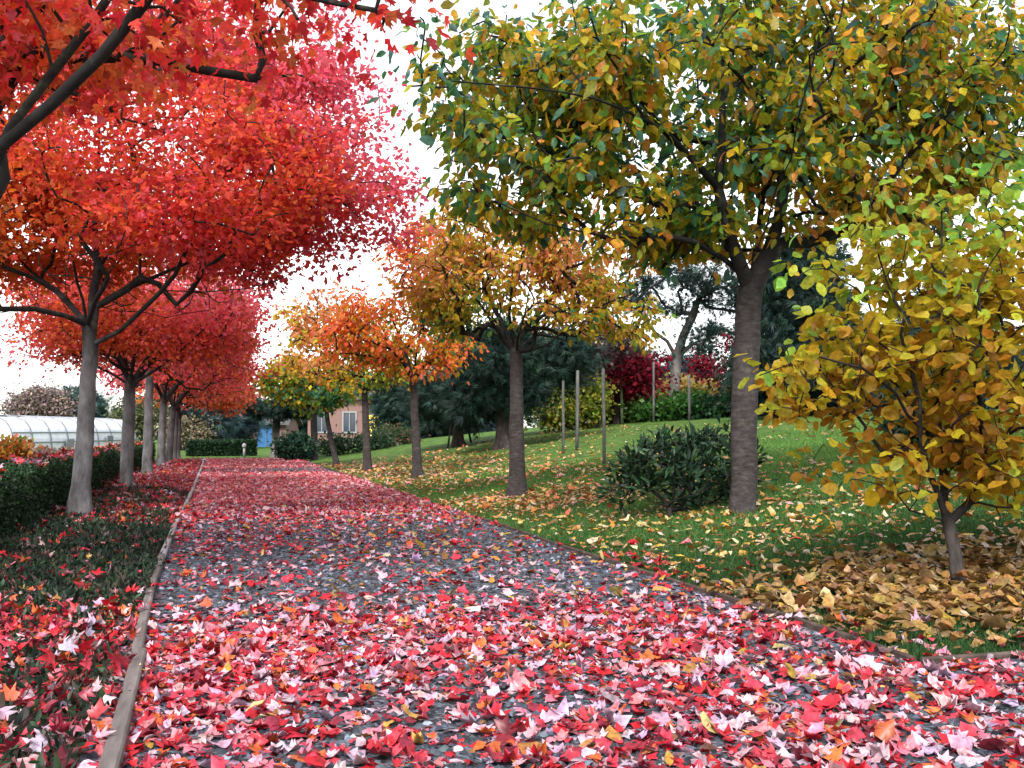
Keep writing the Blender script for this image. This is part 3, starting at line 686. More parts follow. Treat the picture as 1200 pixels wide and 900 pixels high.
dS = depth_of(P_SECOND)
CS = [(.05, .17, .08), (.15, .26, .03), (.4, .36, .03), (.6, .42, .03), (.68, .34, .05), (.68, .26, .1)]
def col_s(lo):
    def f(P, C, r):
        t = lo + .25 * (P[:, 2] - 3.1) / .9 + .26 * noise3(P, 1.5, 51) + r.normal(0, .22, len(P))
        return jitter(np.array(CS)[(np.clip(t, 0, .999) * len(CS)).astype(int)], r, .22)
    return f
tree('cherry_tree', 'vase-shaped cherry with a yellow and orange crown and fallen orange leaves round its trunk', 'tree', P_SECOND,
     lp(dS, (606, 520), (605, 460), (604, 412)),
     [lp(dS, (600, 415), (590, 398, -.1), (575, 375, -.3), (560, 352, -.5), (535, 325, -.8), (510, 305, -1)), lp(dS, (602, 408), (585, 372, .2), (568, 340, .3), (564, 300, .4), (566, 262, .5)),
      lp(dS, (604, 405), (597, 370, -.2), (600, 335, -.4), (612, 300, -.5), (625, 265, -.6)), lp(dS, (606, 408), (615, 385, .3), (640, 355, .5), (670, 315, .7), (695, 285, .9)),
      lp(dS, (608, 412), (640, 405, -.3), (665, 385, -.5), (700, 360, -.7), (740, 345, -.8)), lp(dS, (606, 410), (625, 395, .9), (660, 375, 1.4), (720, 370, 1.7)), lp(dS, (600, 410), (570, 385, .9), (520, 360, 1.4), (490, 350, 1.6)), lp(dS, (605, 405), (612, 380, -1), (620, 340, -1.5))],
     [ell(615, 335, dS, 125, 68, 1.2, 1), ell(710, 375, dS - .2, 72, 38, .9, 1.3), ell(530, 345, dS, 62, 60, 1.0, 1), ell(575, 268, dS, 80, 48, 1.0, 1), ell(695, 300, dS, 75, 48, 1.1, 1.1)],
     420, 30, T_OVAL, .11, col_s(.47), 202, M_BARK_CHERRY, M_LEAF, 'droop', GC, sigma=.13, r_base=.125, r_fork=.105, tip=.004, step=.25, gap=.12, gscale=2.2, hollow=.7, thin=.55, rmax=1.5)

def cherry(base, top, limbs, es, ncl, per, sz, lo, seed, lab, rb, mid=None, col=None):
    b = ground(*base); d = depth_of(b)
    tree('cherry_tree', lab, 'tree', b, lp(d, mid or ((base[0] + top[0]) / 2, (base[1] + top[1]) / 2), top), [lp(d, top, *l) for l in limbs],
         [ell(x, y, d + q, rx, ry, rd, 1) for x, y, q, rx, ry, rd in es], ncl, per, T_OVAL if sz < .13 else T_DIAM, sz, col or col_s(lo), seed, M_BARK_CHERRY, M_LEAF, 'droop', GC,
         sigma=.16, r_base=rb, r_fork=rb * .85, tip=.005, step=.3, gap=.1, gscale=2.0)
CO = [(.08, .18, .05), (.44, .3, .025), (.66, .22, .025), (.76, .17, .03), (.76, .16, .07)]
def col_o(P, C, r):
    t = .58 + .3 * noise3(P, 1.4, 61) + r.normal(0, .22, len(P)); return jitter(np.array(CO)[(np.clip(t, 0, .999) * len(CO)).astype(int)], r, .2)
cherry((490, 561), (484, 445), [[(470, 420, -.3), (440, 402, -.6)], [(475, 410, .3), (462, 380, .5)], [(490, 400, -.3), (500, 350, -.5)], [(500, 425, .4), (530, 400, .8)], [(486, 420, .9), (490, 380, 1.4)]],
       [(468, 385, 0, 92, 48, 1.15), (515, 425, -.4, 34, 24, .8), (505, 305, .3, 55, 52, 1.0), (400, 378, -.2, 36, 28, .8)], 300, 22, .125, .5, 203, 'cherry with a leaning dark trunk and mostly orange-red leaves', .105, col=col_o)
cherry((431, 553), (427, 462), [[(415, 440, -.3), (395, 425, -.5)], [(425, 430, .3), (420, 400, .5)], [(440, 440, -.4), (465, 425, -.7)]],
       [(420, 415, 0, 76, 44, 1.2), (360, 385, .5, 24, 22, .8), (392, 362, .5, 50, 32, 1), (455, 430, 0, 40, 26, 1)], 230, 20, .13, .62, 204, 'cherry with a dark upright trunk between the leaning orange and leaning green cherries', .108)
cherry((396, 546), (381, 472), [[(372, 455, -.3), (350, 445, -.6)], [(380, 450, .4), (385, 425, .6)], [(390, 455, -.4), (410, 445, -.7)]],
       [(362, 445, 0, 60, 32, 1.3), (335, 440, .4, 26, 26, 1), (395, 455, -.3, 30, 22, 1)], 200, 20, .16, .5, 205, 'green and yellow cherry with a thin sharply leaning trunk', .085, mid=(387, 512))
cherry((369, 539), (367, 478), [[(355, 455, -.3), (345, 440, -.6)], [(380, 450, .4), (390, 430, .6)]], [(352, 448, 0, 48, 28, 1.8)], 110, 20, .17, .55, 206, 'farthest cherry with a reddish-grey trunk beside the round bush', .14)

# ---- small gold-leaved tree at the right
dW = depth_of(P_SMALL)
def col_w(P, C, r):
    out = np.linalg.norm((P - at(1110, 420, dW)) / np.array([1.2, 1.2, 1.15]), axis=1)
    t = .2 + .34 * (P[:, 2] - 1.1) / 1.2 + .3 * np.clip(out - .4, 0, 1) + .2 * noise3(P, 2.6, 71) + r.normal(0, .17, len(P))
    st = np.array([(.34, .16, .016), (.42, .25, .018), (.46, .33, .022), (.44, .37, .026), (.37, .39, .033), (.27, .4, .045), (.18, .37, .06)])
    return jitter(st[(np.clip(t, 0, .999) * len(st)).astype(int)], r, .22, .08)
tree('small_tree', 'small low-branched tree with large gold and green leaves at the right edge', 'tree', P_SMALL,
     lp(dW, (1119, 650), (1111, 612)),
     [lp(dW, (1112, 615), (1135, 590, .05), (1160, 550, .1), (1180, 510, .15), (1200, 470, .2), (1230, 400, .2)),
      lp(dW, (1110, 615), (1090, 605, -.1), (1066, 598, -.2), (1052, 580, -.3), (1048, 560, -.35)),
      lp(dW, (1110, 610), (1100, 580), (1085, 545, -.1), (1078, 500, -.15), (1070, 440, -.2), (1060, 370, -.2)),
      lp(dW, (1111, 608), (1107, 560, .15), (1100, 500, .3), (1105, 430, .4), (1112, 360, .4), (1125, 270, .4)),
      lp(dW, (1085, 545, -.1), (1050, 515, -.2), (1010, 490, -.3), (970, 465, -.35)),
      lp(dW, (1100, 500, .3), (1050, 450, .3), (1000, 400, .3), (975, 355, .3), (950, 320, .25), (928, 308, .2)),
      lp(dW, (1160, 550, .1), (1150, 500, -.2), (1140, 440, -.4), (1150, 380, -.5), (1160, 310, -.55)),
      lp(dW, (1078, 500, -.15), (1030, 445, -.4), (985, 425, -.5), (930, 425, -.5), (890, 440, -.5)),
      lp(dW, (1060, 370, -.2), (1030, 300, -.2), (1020, 240, -.2), (1030, 195, -.2)),
      lp(dW, (1125, 270, .4), (1150, 220, .4), (1170, 180, .4)), lp(dW, (1180, 510, .15), (1215, 500, -.2), (1260, 460, -.3))],
     [ell(1080, 410, dW, 150, 110, .85, 1), ell(960, 440, dW, 80, 55, .6, 1.4), ell(1140, 270, dW, 120, 90, .75, 1), ell(1050, 540, dW, 110, 50, .6, 1.1), ell(1190, 420, dW, 130, 190, .8, 1), ell(1025, 310, dW, 75, 80, .5, 1.4), ell(1140, 555, dW, 90, 45, .5, 1.1), ell(935, 340, dW, 28, 35, .3, .9), ell(1200, 555, dW, 70, 50, .5, 1), ell(905, 445, dW - .2, 40, 35, .4, 1.2)],
     660, 7.4, T_ROUND, .094, col_w, 301, M_BARK_SHRUB, M_LEAF, 'mixed', None, sigma=.065, r_base=.054, r_fork=.044, tip=.0028, step=.14, gap=.17, gscale=2.8, shell=.25, thin=.2, hollow=.25, rmax=.9, n_last=3, flare=1.25, along=.8, curl=.3)

# ---- dark evergreen shrub beside the main cherry
bR = ground(785, 608); dR = depth_of(bR) + .25
tree('evergreen_shrub', 'dark long-leaved evergreen shrub beside the thick cherry trunk', 'shrub', bR,
     lp(dR - .25, (784, 604), (785, 598)),
     [lp(dR, (785, 598, -.2), (765, 575), (745, 550), (730, 535)), lp(dR, (786, 598, -.2), (790, 560), (785, 520)), lp(dR, (788, 600, -.2), (815, 580, .2), (830, 540, .3), (845, 510, .3)), lp(dR, (786, 600, -.2), (840, 590, .5), (870, 560, .7), (890, 530, .8)), lp(dR, (785, 600), (770, 590, -.4), (750, 580, -.5))],
     [ell(785, 550, dR, 62, 44, .55, 1), ell(835, 545, dR + .35, 52, 44, .5, 1), ell(740, 565, dR, 30, 32, .35, .8), ell(880, 550, dR + .7, 24, 28, .3, .5)],
     250, 10, T_LANCE, .125, lambda P, C, r: jitter(pick(r, [(.008, .026, .012), (.014, .04, .016), (.025, .058, .026), (.06, .085, .045)], [5, 5, 3, .6], len(P)), r, .25), 302, M_BARK_DARK, M_GLOSS, 'up',
     sigma=.05, r_base=.04, r_fork=.035, tip=.004, step=.14, shell=.6, n_last=1, flare=1, along=.35, crown_name='foliage')

# ---- conifers, red maples and other trees beyond the lawn crest
PINE = [(.006, .017, .014), (.01, .028, .022), (.017, .04, .031), (.028, .054, .043)]
def col_pine(P, C, r): return jitter(pick(r, PINE, [4, 5, 4, 2], len(P)), r, .3)
def col_of(pal, w):
    return lambda P, C, r: jitter(pick(r, pal, w, len(P)), r, .28)
def far_tree(name, label, cat, base, top, es, ncl, per, size, col, seed, bark, rb, depth=None, mode='any', tmpl=T_DIAM, mat=None, limbs=(), group=None, sigma=.3, gap=.1, gscale=1.2, crown='crown', mids=(), shell=.5, flat=.65):
    b = ground(*base) if depth is None else at(base[0], base[1], depth)
    if depth is not None: b[2] = float(terrain(b[0], b[1]))
    d = depth_of(b)
    return tree(name, label, cat, b, lp(d, *mids, top), [lp(d, *l) for l in limbs], [ell(x, y, d + q, rx, ry, rd, 1) for x, y, q, rx, ry, rd in es], ncl, per, tmpl, size, col, seed, bark, mat or M_LEAF, mode,
                group, sigma=sigma, r_base=rb, r_fork=rb * .8, tip=.008, step=.5, gap=gap, gscale=gscale, shell=shell, crown_name=crown, flat=flat)
GP = 'dark pines on the lawn crest'
far_tree('pine_tree', 'dark pine propped by slanting stakes on the lawn crest', 'tree', (537, 523), (536, 470), [(535, 460, 0, 58, 34, 1.9), (500, 475, 0, 34, 18, 1.2), (555, 430, .4, 46, 40, 1.5)], 170, 55, .3, col_pine, 401, M_BARK_DARK, .19, tmpl=T_SPRAY, mat=M_NEEDLE, group=GP, sigma=.28)
far_tree('pine_tree', 'dark pine standing just left of the vase-shaped cherry trunk', 'tree', (590, 526), (588, 460), [(590, 440, .5, 60, 46, 1.8), (645, 425, .8, 46, 26, 1.5), (560, 470, .3, 30, 22, 1.2), (620, 410, .6, 60, 30, 1.5), (600, 462, .2, 34, 14, 1.0)], 230, 55, .3, col_pine, 402, M_BARK_DARK, .21, tmpl=T_SPRAY, mat=M_NEEDLE, group=GP, sigma=.28)
far_tree('pine_tree', 'tall pine with a pale forked trunk against the bright sky gap', 'tree', (787, 492), (793, 420), [(815, 325, 0, 62, 22, 1.6), (838, 398, -.3, 34, 22, 1.1), (748, 345, .3, 30, 18, 1.2), (762, 428, .2, 16, 14, .8), (852, 350, 0, 30, 26, 1.1), (790, 362, 0, 26, 12, .8)], 110, 46, .26, col_pine, 403, M_BARK_GREY, .24, tmpl=T_SPRAY, mat=M_NEEDLE, group=GP,
         limbs=[[(793, 420), (800, 395), (812, 370), (818, 340)], [(793, 418), (782, 400), (768, 390), (752, 370)], [(795, 415), (812, 402), (835, 395)]], sigma=.22, gap=.3)
far_tree('fir_tree', 'large dark fir rising behind the thick cherry trunk', 'tree', (935, 488), (935, 320), [(935, 440, 0, 75, 40, 2), (940, 380, 0, 52, 50, 1.8), (940, 320, 0, 40, 50, 1.4)], 260, 60, .34, col_pine, 404, M_BARK_DARK, .22, tmpl=T_SPRAY, mat=M_NEEDLE, depth=30, sigma=.3)
far_tree('fir_tree', 'dark fir half hidden behind the small gold-leaved tree', 'tree', (1110, 500), (1110, 400), [(1110, 450, 0, 80, 50, 2), (1105, 380, 0, 50, 50, 1.5)], 130, 60, .36, col_pine, 405, M_BARK_DARK, .2, tmpl=T_SPRAY, mat=M_NEEDLE, depth=27, sigma=.3)
DR = [(.09, .006, .014), (.17, .012, .025), (.3, .016, .035), (.42, .03, .06)]
GJ = 'dark red maples beyond the lawn'
far_tree('red_maple', 'crimson spreading maple behind the grey stakes', 'tree', (722, 497), (724, 470), [(722, 440, 0, 46, 26, 1.6), (755, 425, 0, 30, 22, 1.2), (700, 415, .4, 44, 18, 1.4), (750, 458, 0, 36, 9, 1.2), (690, 450, .3, 34, 16, 1.0), (780, 440, .3, 22, 16, .9)], 170, 40, .15, col_of(DR, [3, 4, 4, 2.5]), 411, M_BARK_DARK, .09, tmpl=T_DIAM, mat=M_MAPLE, group=GJ, sigma=.18, gap=.25)
far_tree('red_maple', 'sparse dark red maple seen against the pale sky right of the forked pine', 'tree', (862, 490), (860, 455), [(850, 432, 0, 44, 16, 1.4), (875, 408, 0, 26, 16, 1.0)], 80, 24, .14, col_of(DR, [4, 4, 3, 1]), 412, M_BARK_DARK, .08, tmpl=T_DIAM, mat=M_MAPLE, group=GJ, depth=36, sigma=.2, gap=.3)
far_tree('plum_tree', 'dull purple-leaved tree above the crimson maple', 'tree', (705, 497), (700, 440), [(690, 398, .3, 52, 22, 1.4)], 80, 36, .14, col_of([(.06, .03, .04), (.1, .06, .07), (.14, .1, .11)], [3, 3, 2]), 413, M_BARK_GREY, .09, depth=36, sigma=.28)
for px, py, tx, ty, lab in ((667, 503, 667, 440, 'left one of two thin dark trunks beside the grey stakes'), (683, 500, 681, 440, 'right one of two thin dark trunks beside the grey stakes')):
    far_tree('young_tree', lab, 'tree', (px, py), (tx, ty), [(tx + 2, 425, 0, 24, 15, .8)], 40, 26, .16, col_of(DR, [4, 3, 2, 1]), 414 + px, M_BARK_DARK, .075, mat=M_MAPLE, group='thin dark trunks beyond the lawn', mids=[((px + tx) / 2 + 3, (py + ty) / 2)], sigma=.2)

YG = [(.1, .16, .02), (.2, .25, .03), (.34, .34, .05), (.42, .4, .1)]
def bush(name, label, px, py, depth, es, ncl, per, size, col, seed, mode='any', tmpl=T_DIAM, mat=None, sigma=.25, group=None, gap=0):
    b = at(px, py, depth); b[2] = float(terrain(b[0], b[1])); d = depth
    zb = HORIZON - (b[2] - CAM_H) * FPX / d
    return tree(name, label, 'shrub' if 'hedge' not in name else 'hedge', b, [b + np.array([0, 0, .1]), b + np.array([0, 0, .25])],
                [[b + np.array([0, 0, .25]), at(x, (y + zb) / 2, d + q), at(x, y, d + q)] for x, y, q, rx, ry, rd in es],
                [ell(x, y, d + q, rx, ry, rd, 1) for x, y, q, rx, ry, rd in es], ncl, per, tmpl, size, col, seed, M_BARK_DARK, mat or M_LEAF, mode, group, sigma=sigma, r_base=.05, r_fork=.045, tip=.008, step=.4, flare=1, crown_name='foliage', gap=gap, shell=.6)
bush('yellow_bush', 'yellow-green bush behind the vase-shaped cherry trunk', 648, 500, 36, [(645, 474, 0, 36, 24, 1.2), (685, 468, 0, 24, 32, 1)], 130, 46, .16, col_of(YG, [3, 4, 4, 2]), 501)
bush('yellow_bush', 'pale yellow bush below the crimson maple', 715, 495, 40, [(705, 474, 0, 36, 28, 1.2), (755, 480, 0, 40, 18, 1.2)], 140, 46, .18, col_of(YG, [2, 4, 4, 3]), 502)
bush('yellow_bush', 'bright yellow and orange bush right of the forked pine', 840, 488, 44, [(820, 458, 0, 46, 14, 1.4), (880, 462, 0, 30, 16, 1.2), (790, 465, 0, 30, 20, 1)], 130, 46, .2, col_of([(.3, .26, .05), (.48, .36, .08), (.5, .26, .08), (.5, .42, .2)], [3, 4, 3, 2]), 503)
bush('green_bush', 'low bright green bush at the foot of the forked pine', 800, 492, 37, [(775, 480, 0, 34, 13, 1), (815, 478, 0, 30, 14, 1)], 90, 46, .17, col_of([(.03, .1, .02), (.06, .17, .03), (.1, .22, .04)], [3, 4, 2]), 504)
bush('green_bush', 'low dark green bush on the crest left of the thick cherry trunk', 840, 492, 36, [(838, 480, 0, 30, 13, 1), (868, 478, 0, 22, 14, 1)], 80, 46, .17, col_of([(.012, .045, .02), (.025, .075, .03), (.05, .12, .04)], [3, 4, 2]), 505)
bush('green_bush', 'dark green bush on the crest just right of the thick cherry trunk', 925, 492, 34, [(920, 478, 0, 36, 14, 1), (965, 478, 0, 30, 14, 1)], 80, 50, .18, col_of([(.01, .03, .014), (.018, .05, .022), (.03, .07, .03)], [3, 4, 2]), 506)
bush('green_bush', 'dark leafy bush seen through the lower branches of the small gold-leaved tree', 1100, 540, 14.5, [(1095, 505, 0, 52, 34, .7), (1130, 520, 0, 30, 30, .5)], 120, 40, .1, col_of([(.012, .04, .016), (.025, .07, .025), (.05, .11, .035)], [3, 4, 2]), 507, sigma=.14)
bush('green_bush', 'green bush at the right edge beyond the small gold-leaved tree', 1215, 510, 26, [(1200, 480, 0, 50, 24, 1.2)], 90, 46, .17, col_of([(.02, .06, .02), (.04, .1, .03), (.08, .16, .05)], [3, 4, 2]), 508)
bush('round_bush', 'rounded dark green bush beside the far end of the path', 346, 540, 38, [(345, 523, 0, 15, 11, .6)], 90, 60, .12, col_of([(.008, .03, .018), (.016, .05, .03), (.03, .075, .045)], [3, 4, 2]), 511, tmpl=T_DIAM, mat=M_GLOSS, sigma=.16)
bush('green_bush', 'loose green bush between the leaning cherry and the brick building', 402, 530, 42, [(402, 521, 0, 22, 7, .6), (440, 517, 0, 18, 7, .6), (385, 524, 0, 10, 5, .5)], 70, 40, .13, col_of([(.02, .055, .03), (.04, .09, .04), (.08, .11, .05)], [3, 4, 2]), 512)
bush('green_bush', 'low green and rusty bush left of the pine propped by stakes', 460, 525, 44, [(462, 515, 0, 24, 9, .8)], 60, 46, .16, col_of([(.03, .07, .03), (.07, .1, .04), (.2, .1, .06)], [3, 4, 2]), 513)
far_tree('pine_tree', 'dark flat-crowned pine beyond the end of the path', 'tree', (323, 536), (323, 505), [(325, 480, 0, 36, 7, 1.4), (350, 478, 0, 28, 7, 1.2), (302, 474, 0, 14, 7, 1)], 110, 60, .22, col_pine, 421, M_BARK_GREY, .2, tmpl=T_SPRAY, mat=M_NEEDLE, sigma=.16)
BL = [(.02, .045, .05), (.04, .075, .085), (.065, .11, .12)]
def far_row(items):
    for k, (px, w, top, bot, dep, pal, lab, nm, grp) in enumerate(items):
        h = (bot - top) / 2
        far_tree(nm, lab, 'tree', (px, 520), (px, bot - 6), [(px, bot - h, 0, w, h, w / FPX * dep), (px - w * .2, top + h * .6, 0, w * .55, h * .6, w / FPX * dep * .6)], 110, 46 if nm != 'bare_tree' else 130, (.0088 if nm != 'bare_tree' else .0028) * dep, col_of(pal, [3, 4, 2]), 600 + k * 7 + int(px), M_BARK_DARK, .17, depth=dep, tmpl=T_SPRAY if nm != 'bare_tree' else T_DIAM, mat=M_NEEDLE, group=grp, sigma=.0085 * dep, gap=.15, gscale=.8)
GB = 'bluish conifers beyond the end of the path'; GD = 'dark conifers behind the orange cherries'
far_row([(246, 14, 474, 512, 62, BL, 'narrow bluish conifer left of the yellow-lit doorway', 'conifer', GB), (270, 20, 466, 514, 66, BL, 'broad bluish conifer over the clipped far hedge', 'conifer', GB), (284, 7, 484, 510, 82, BL, 'small bluish conifer left of the blue doors', 'conifer', GB),
         (352, 12, 470, 498, 80, PINE[1:], 'dark conifer behind the round bush', 'conifer', GD), (474, 26, 440, 520, 52, PINE[1:], 'dark conifer right of the pitched-roof brick building', 'conifer', GD), (515, 30, 450, 522, 56, PINE[:3], 'dark conifer between the brick building and the staked pine', 'conifer', GD),
         (565, 30, 470, 520, 60, BL, 'hazy blue-green conifer between the two pines on the crest', 'conifer', GD), (738, 24, 405, 490, 60, PINE[1:], 'small dark conifer between the crimson maple and the forked pine', 'conifer', GD), (800, 30, 425, 488, 70, BL, 'low hazy conifer behind the forked pine trunk', 'conifer', GD), (1010, 40, 380, 490, 55, PINE[1:], 'dark conifer right of the large fir', 'conifer', GD), (1170, 50, 400, 490, 60, PINE[1:], 'dark conifer behind the right edge of the small gold-leaved tree', 'conifer', GD)])
far_row([(46, 22, 458, 500, 110, [(.13, .1, .09), (.2, .14, .13), (.26, .2, .18)], 'faded pinkish tree above the white greenhouse roof', 'bare_tree', None),
         (74, 12, 474, 500, 120, [(.02, .05, .045), (.03, .07, .06), (.05, .1, .09)], 'dark conifer right of the faded pinkish tree', 'conifer', None), (92, 16, 470, 500, 125, [(.02, .05, .045), (.03, .07, .06), (.05, .1, .09)], 'dark conifer seen just left of the largest maple trunk', 'conifer', None),
         (168, 22, 470, 508, 95, [(.05, .08, .04), (.1, .11, .05), (.14, .13, .06)], 'olive tree seen between the second and slender maple trunks', 'bare_tree', None), (220, 8, 500, 520, 60, [(.1, .09, .06), (.16, .13, .08), (.22, .17, .1)], 'pale brown bushy tree at the end of the maple row', 'bare_tree', None)])

# ---- hedges on the left
def hedge(name, label, x0, x1, y0, y1, h, n, size, seed, pal, w):
    r = np.random.default_rng(seed); b = ((x0 + x1) / 2, (y0 + y1) / 2, 0)
    root = empty(name, b, label, 'hedge')
    m = MB(); m.box((b[0], b[1], h / 2 - .02), (x1 - x0 - .1, y1 - y0 - .1, h - .06), 0, .08); m.build('branches', M_SOIL, root)
    A1, A2, A3 = (y1 - y0) * h, (y1 - y0) * (x1 - x0), (x1 - x0) * h
    P = []
    for area, f in ((A1, lambda u, v: (x1 + 0 * u, y0 + (y1 - y0) * u, h * v)), (A1 * .15, lambda u, v: (x0 + 0 * u, y0 + (y1 - y0) * u, h * v)), (A2, lambda u, v: (x0 + (x1 - x0) * v, y0 + (y1 - y0) * u, h + 0 * u)), (A3 * 2, lambda u, v: (x0 + (x1 - x0) * u, y0 + 0 * u, h * v)), (A3, lambda u, v: (x0 + (x1 - x0) * u, y1 + 0 * u, h * v))):
        k = int(n * area / (A1 * 1.15 + A2 + A3 * 3)); near = 1.0
        u, v = r.uniform(0, 1, k) ** (1.5 if y1 - y0 > 10 else 1), r.uniform(0.02, 1, k); P.append(np.stack(f(u, v), 1))
    P = np.concatenate(P); P += r.normal(0, .022, P.shape) + .035 * np.stack([noise3(P, 3.1, s) for s in (1, 2, 3)], 1) * np.array([1, .3, 1])
    P = P[P[:, 2] > .01]
    leaves('foliage', P, r.normal(0, .6, P.shape) + np.array([.3, -.3, .4]), r.normal(0, .7, P.shape) + np.array([.3, -.3, .4]), size * np.exp(r.normal(0, .25, len(P))), T_DIAM, jitter(pick(r, pal, w, len(P)), r, .3), M_GLOSS, root, r)
    return root
HG = [(.007, .024, .009), (.013, .04, .014), (.026, .062, .02), (.045, .085, .03)]
hedge('clipped_hedge', 'long low clipped hedge behind the maple trunks on the left', -2.85, -2.12, 6.4, 40, .67, 90000, .036, 21, HG, [4, 5, 3, 1])
Ph = np.stack([rng.uniform(-2.85, -2.1, 900), 6.4 + 33 * rng.uniform(0, 1, 900) ** 1.3, np.full(900, .69)], 1)
litter('fallen_maple_leaves_on_hedge', Ph, .088, RED, [26, 16, 9, 5, 16, 10, 3, 8], rng, T_MAPLE, .5, .025, .5)
pe = at(266, 530, 46)
hedge('clipped_hedge', 'short dark clipped hedge across the far end of the path', pe[0] - 1.75, pe[0] + 1.25, pe[1] - .5, pe[1] + .5, .66, 14000, .07, 22, HG, [6, 4, 1, .3])

# ---- garden, shrubs and greenhouse on the left
PK = [(.26, .14, .13), (.34, .21, .2), (.2, .13, .11), (.32, .12, .11), (.16, .14, .08)]
for k, (px, dep, w, h_, pal, lab) in enumerate([
    (12, 21, 26, 34, [(.4, .26, .03), (.5, .16, .03), (.55, .12, .05), (.2, .2, .04)], 'orange and yellow bush at the left edge behind the hedge'),
    (52, 24, 26, 20, PK, 'pinkish bush right of the orange bush behind the hedge'), (84, 26, 20, 22, PK, 'dusty pink bush just left of the largest maple trunk'),
    (122, 27, 18, 17, [(.3, .12, .1), (.36, .2, .1), (.5, .08, .06), (.12, .13, .05)], 'reddish bush between the first two maple trunks'), (35, 32, 36, 18, PK, 'faded pink bush in front of the white building'), (100, 34, 40, 14, PK, 'wide faded bush in front of the greenhouse')]):
    bush('garden_bush', lab, px, 530, dep, [(px, 558 - h_ * .62 - (2 if k < 4 else 8), 0, w, h_ * .5, w / FPX * dep * .8), (px - w * .4, 558 - h_ * .4 - 2, 0, w * .7, h_ * .4, .5)], 90, 34, .09 + dep * .001, (lambda P, C, r, pal=pal: jitter(pick(r, pal, [1] * len(pal), len(P)), r, .3)), 700 + k, mode='up', sigma=.14, gap=.15)

M_FILM = noisy_mat('greenhouse_film', [(.6, .66, .74), (.78, .82, .88), (.85, .88, .92)], 1.2, .35, bump=.1, dist=.02, spec=.5)
M_FRAME = noisy_mat('greenhouse_frame', [(.16, .17, .19), (.26, .27, .3)], 8, .6, bump=0)
M_WHITEP = noisy_mat('white_paint', [(.6, .6, .63), (.74, .74, .76)], 3, .7, bump=.1)
M_ROOFG = noisy_mat('grey_roof', [(.07, .07, .075), (.13, .13, .135)], 4, .8, bump=.2)
M_BRICK = noisy_mat('brick_wall', [(.14, .08, .07), (.2, .115, .1), (.24, .155, .14)], 14, .9, (1, 1, 3), .3, dist=.01)
M_GLASS, _nt, _p, _o = new_mat('window_glass'); _p.inputs['Base Color'].default_value = (.03, .04, .055, 1); _p.inputs['Roughness'].default_value = .08
M_BLUE = noisy_mat('blue_paint', [(.03, .12, .28), (.05, .17, .36)], 5, .5, bump=.05)
M_LIT, _nt, _p, _o = new_mat('lit_room'); _p.inputs['Base Color'].default_value = (.7, .5, .1, 1); _p.inputs['Emission Color'].default_value = (1, .72, .1, 1); _p.inputs['Emission Strength'].default_value = .55
M_POST = noisy_mat('grey_stake', [(.04, .04, .04), (.08, .08, .077), (.14, .137, .133)], 9, .85, (1, 1, .3), .4, dist=.01)
M_POSTG = noisy_mat('green_stake', [(.06, .09, .04), (.12, .16, .07)], 9, .85, (1, 1, .3), .3, dist=.01)
M_METAL = noisy_mat('grey_metal', [(.2, .2, .21), (.3, .3, .31)], 8, .5, bump=.05)

def greenhouse(label):
    """half-round plastic tunnel seen along its long side"""
    a, b = at(16, 515, 44), at(160, 515, 60); a[2] = b[2] = 0
    u = (b - a) / np.linalg.norm(b - a); n = np.array([-u[1], u[0], 0]); L = np.linalg.norm(b - a); H, W = 1.88, 5.0
    root = empty('greenhouse', (a + b) / 2, label, 'greenhouse')
    prof = [(0, 0), (.08, .8), (.2, 1.25), (.42, 1.58), (.85, 1.76), (1.6, 1.84), (2.5, H), (3.4, 1.84), (4.15, 1.76), (4.58, 1.58), (4.8, 1.25), (4.92, .8), (W, 0)]
    V = []; F = []; m = 24
    for i in range(m + 1):
        for q, z in prof: V.append(a + u * (L * i / m) + n * q + np.array([0, 0, z - .012 * abs(math.sin(i * 1.57)) * (z > .3)]))
    k = len(prof)
    for i in range(m):
        for j in range(k - 1): c = i * k + j; F.append((c, c + 1, c + k + 1, c + k))
    F.append(tuple(range(k))); F.append(tuple(m * k + j for j in range(k))[::-1])
    pydata('film_cover', V, F, M_FILM, root)
    for i in range(0, 9):
        MB().tube([a + u * (L * i / 8) + n * (q - .03 if q < 2.5 else q + .03) + np.array([0, 0, z + .03]) for q, z in prof], .035, 5).build('hoop', M_FRAME, root)
    for q, z in ((.02, .62), (.13, 1.08)): MB().tube([a + n * (q - .06) + np.array([0, 0, z]), b + n * (q - .06) + np.array([0, 0, z])], .035, 5).build('rail', M_FRAME, root)
    p = a + u * L * .52; MB().tube([p + n * -.12, p + n * -.12 + np.array([0, 0, 1.7])], .06, 6).build('post', M_FRAME, root)
    for t, s in ((.37, .3), (.71, .34)):
        c = a + u * L * t - n * .09 + np.array([0, 0, .55 if t < .5 else .75])
        MB().box(tuple(c), (.9, .06, .42 if t < .5 else .3), math.atan2(u[1], u[0]), .02).build('vent', M_FRAME, root)
greenhouse('long white plastic greenhouse behind the hedge on the left')

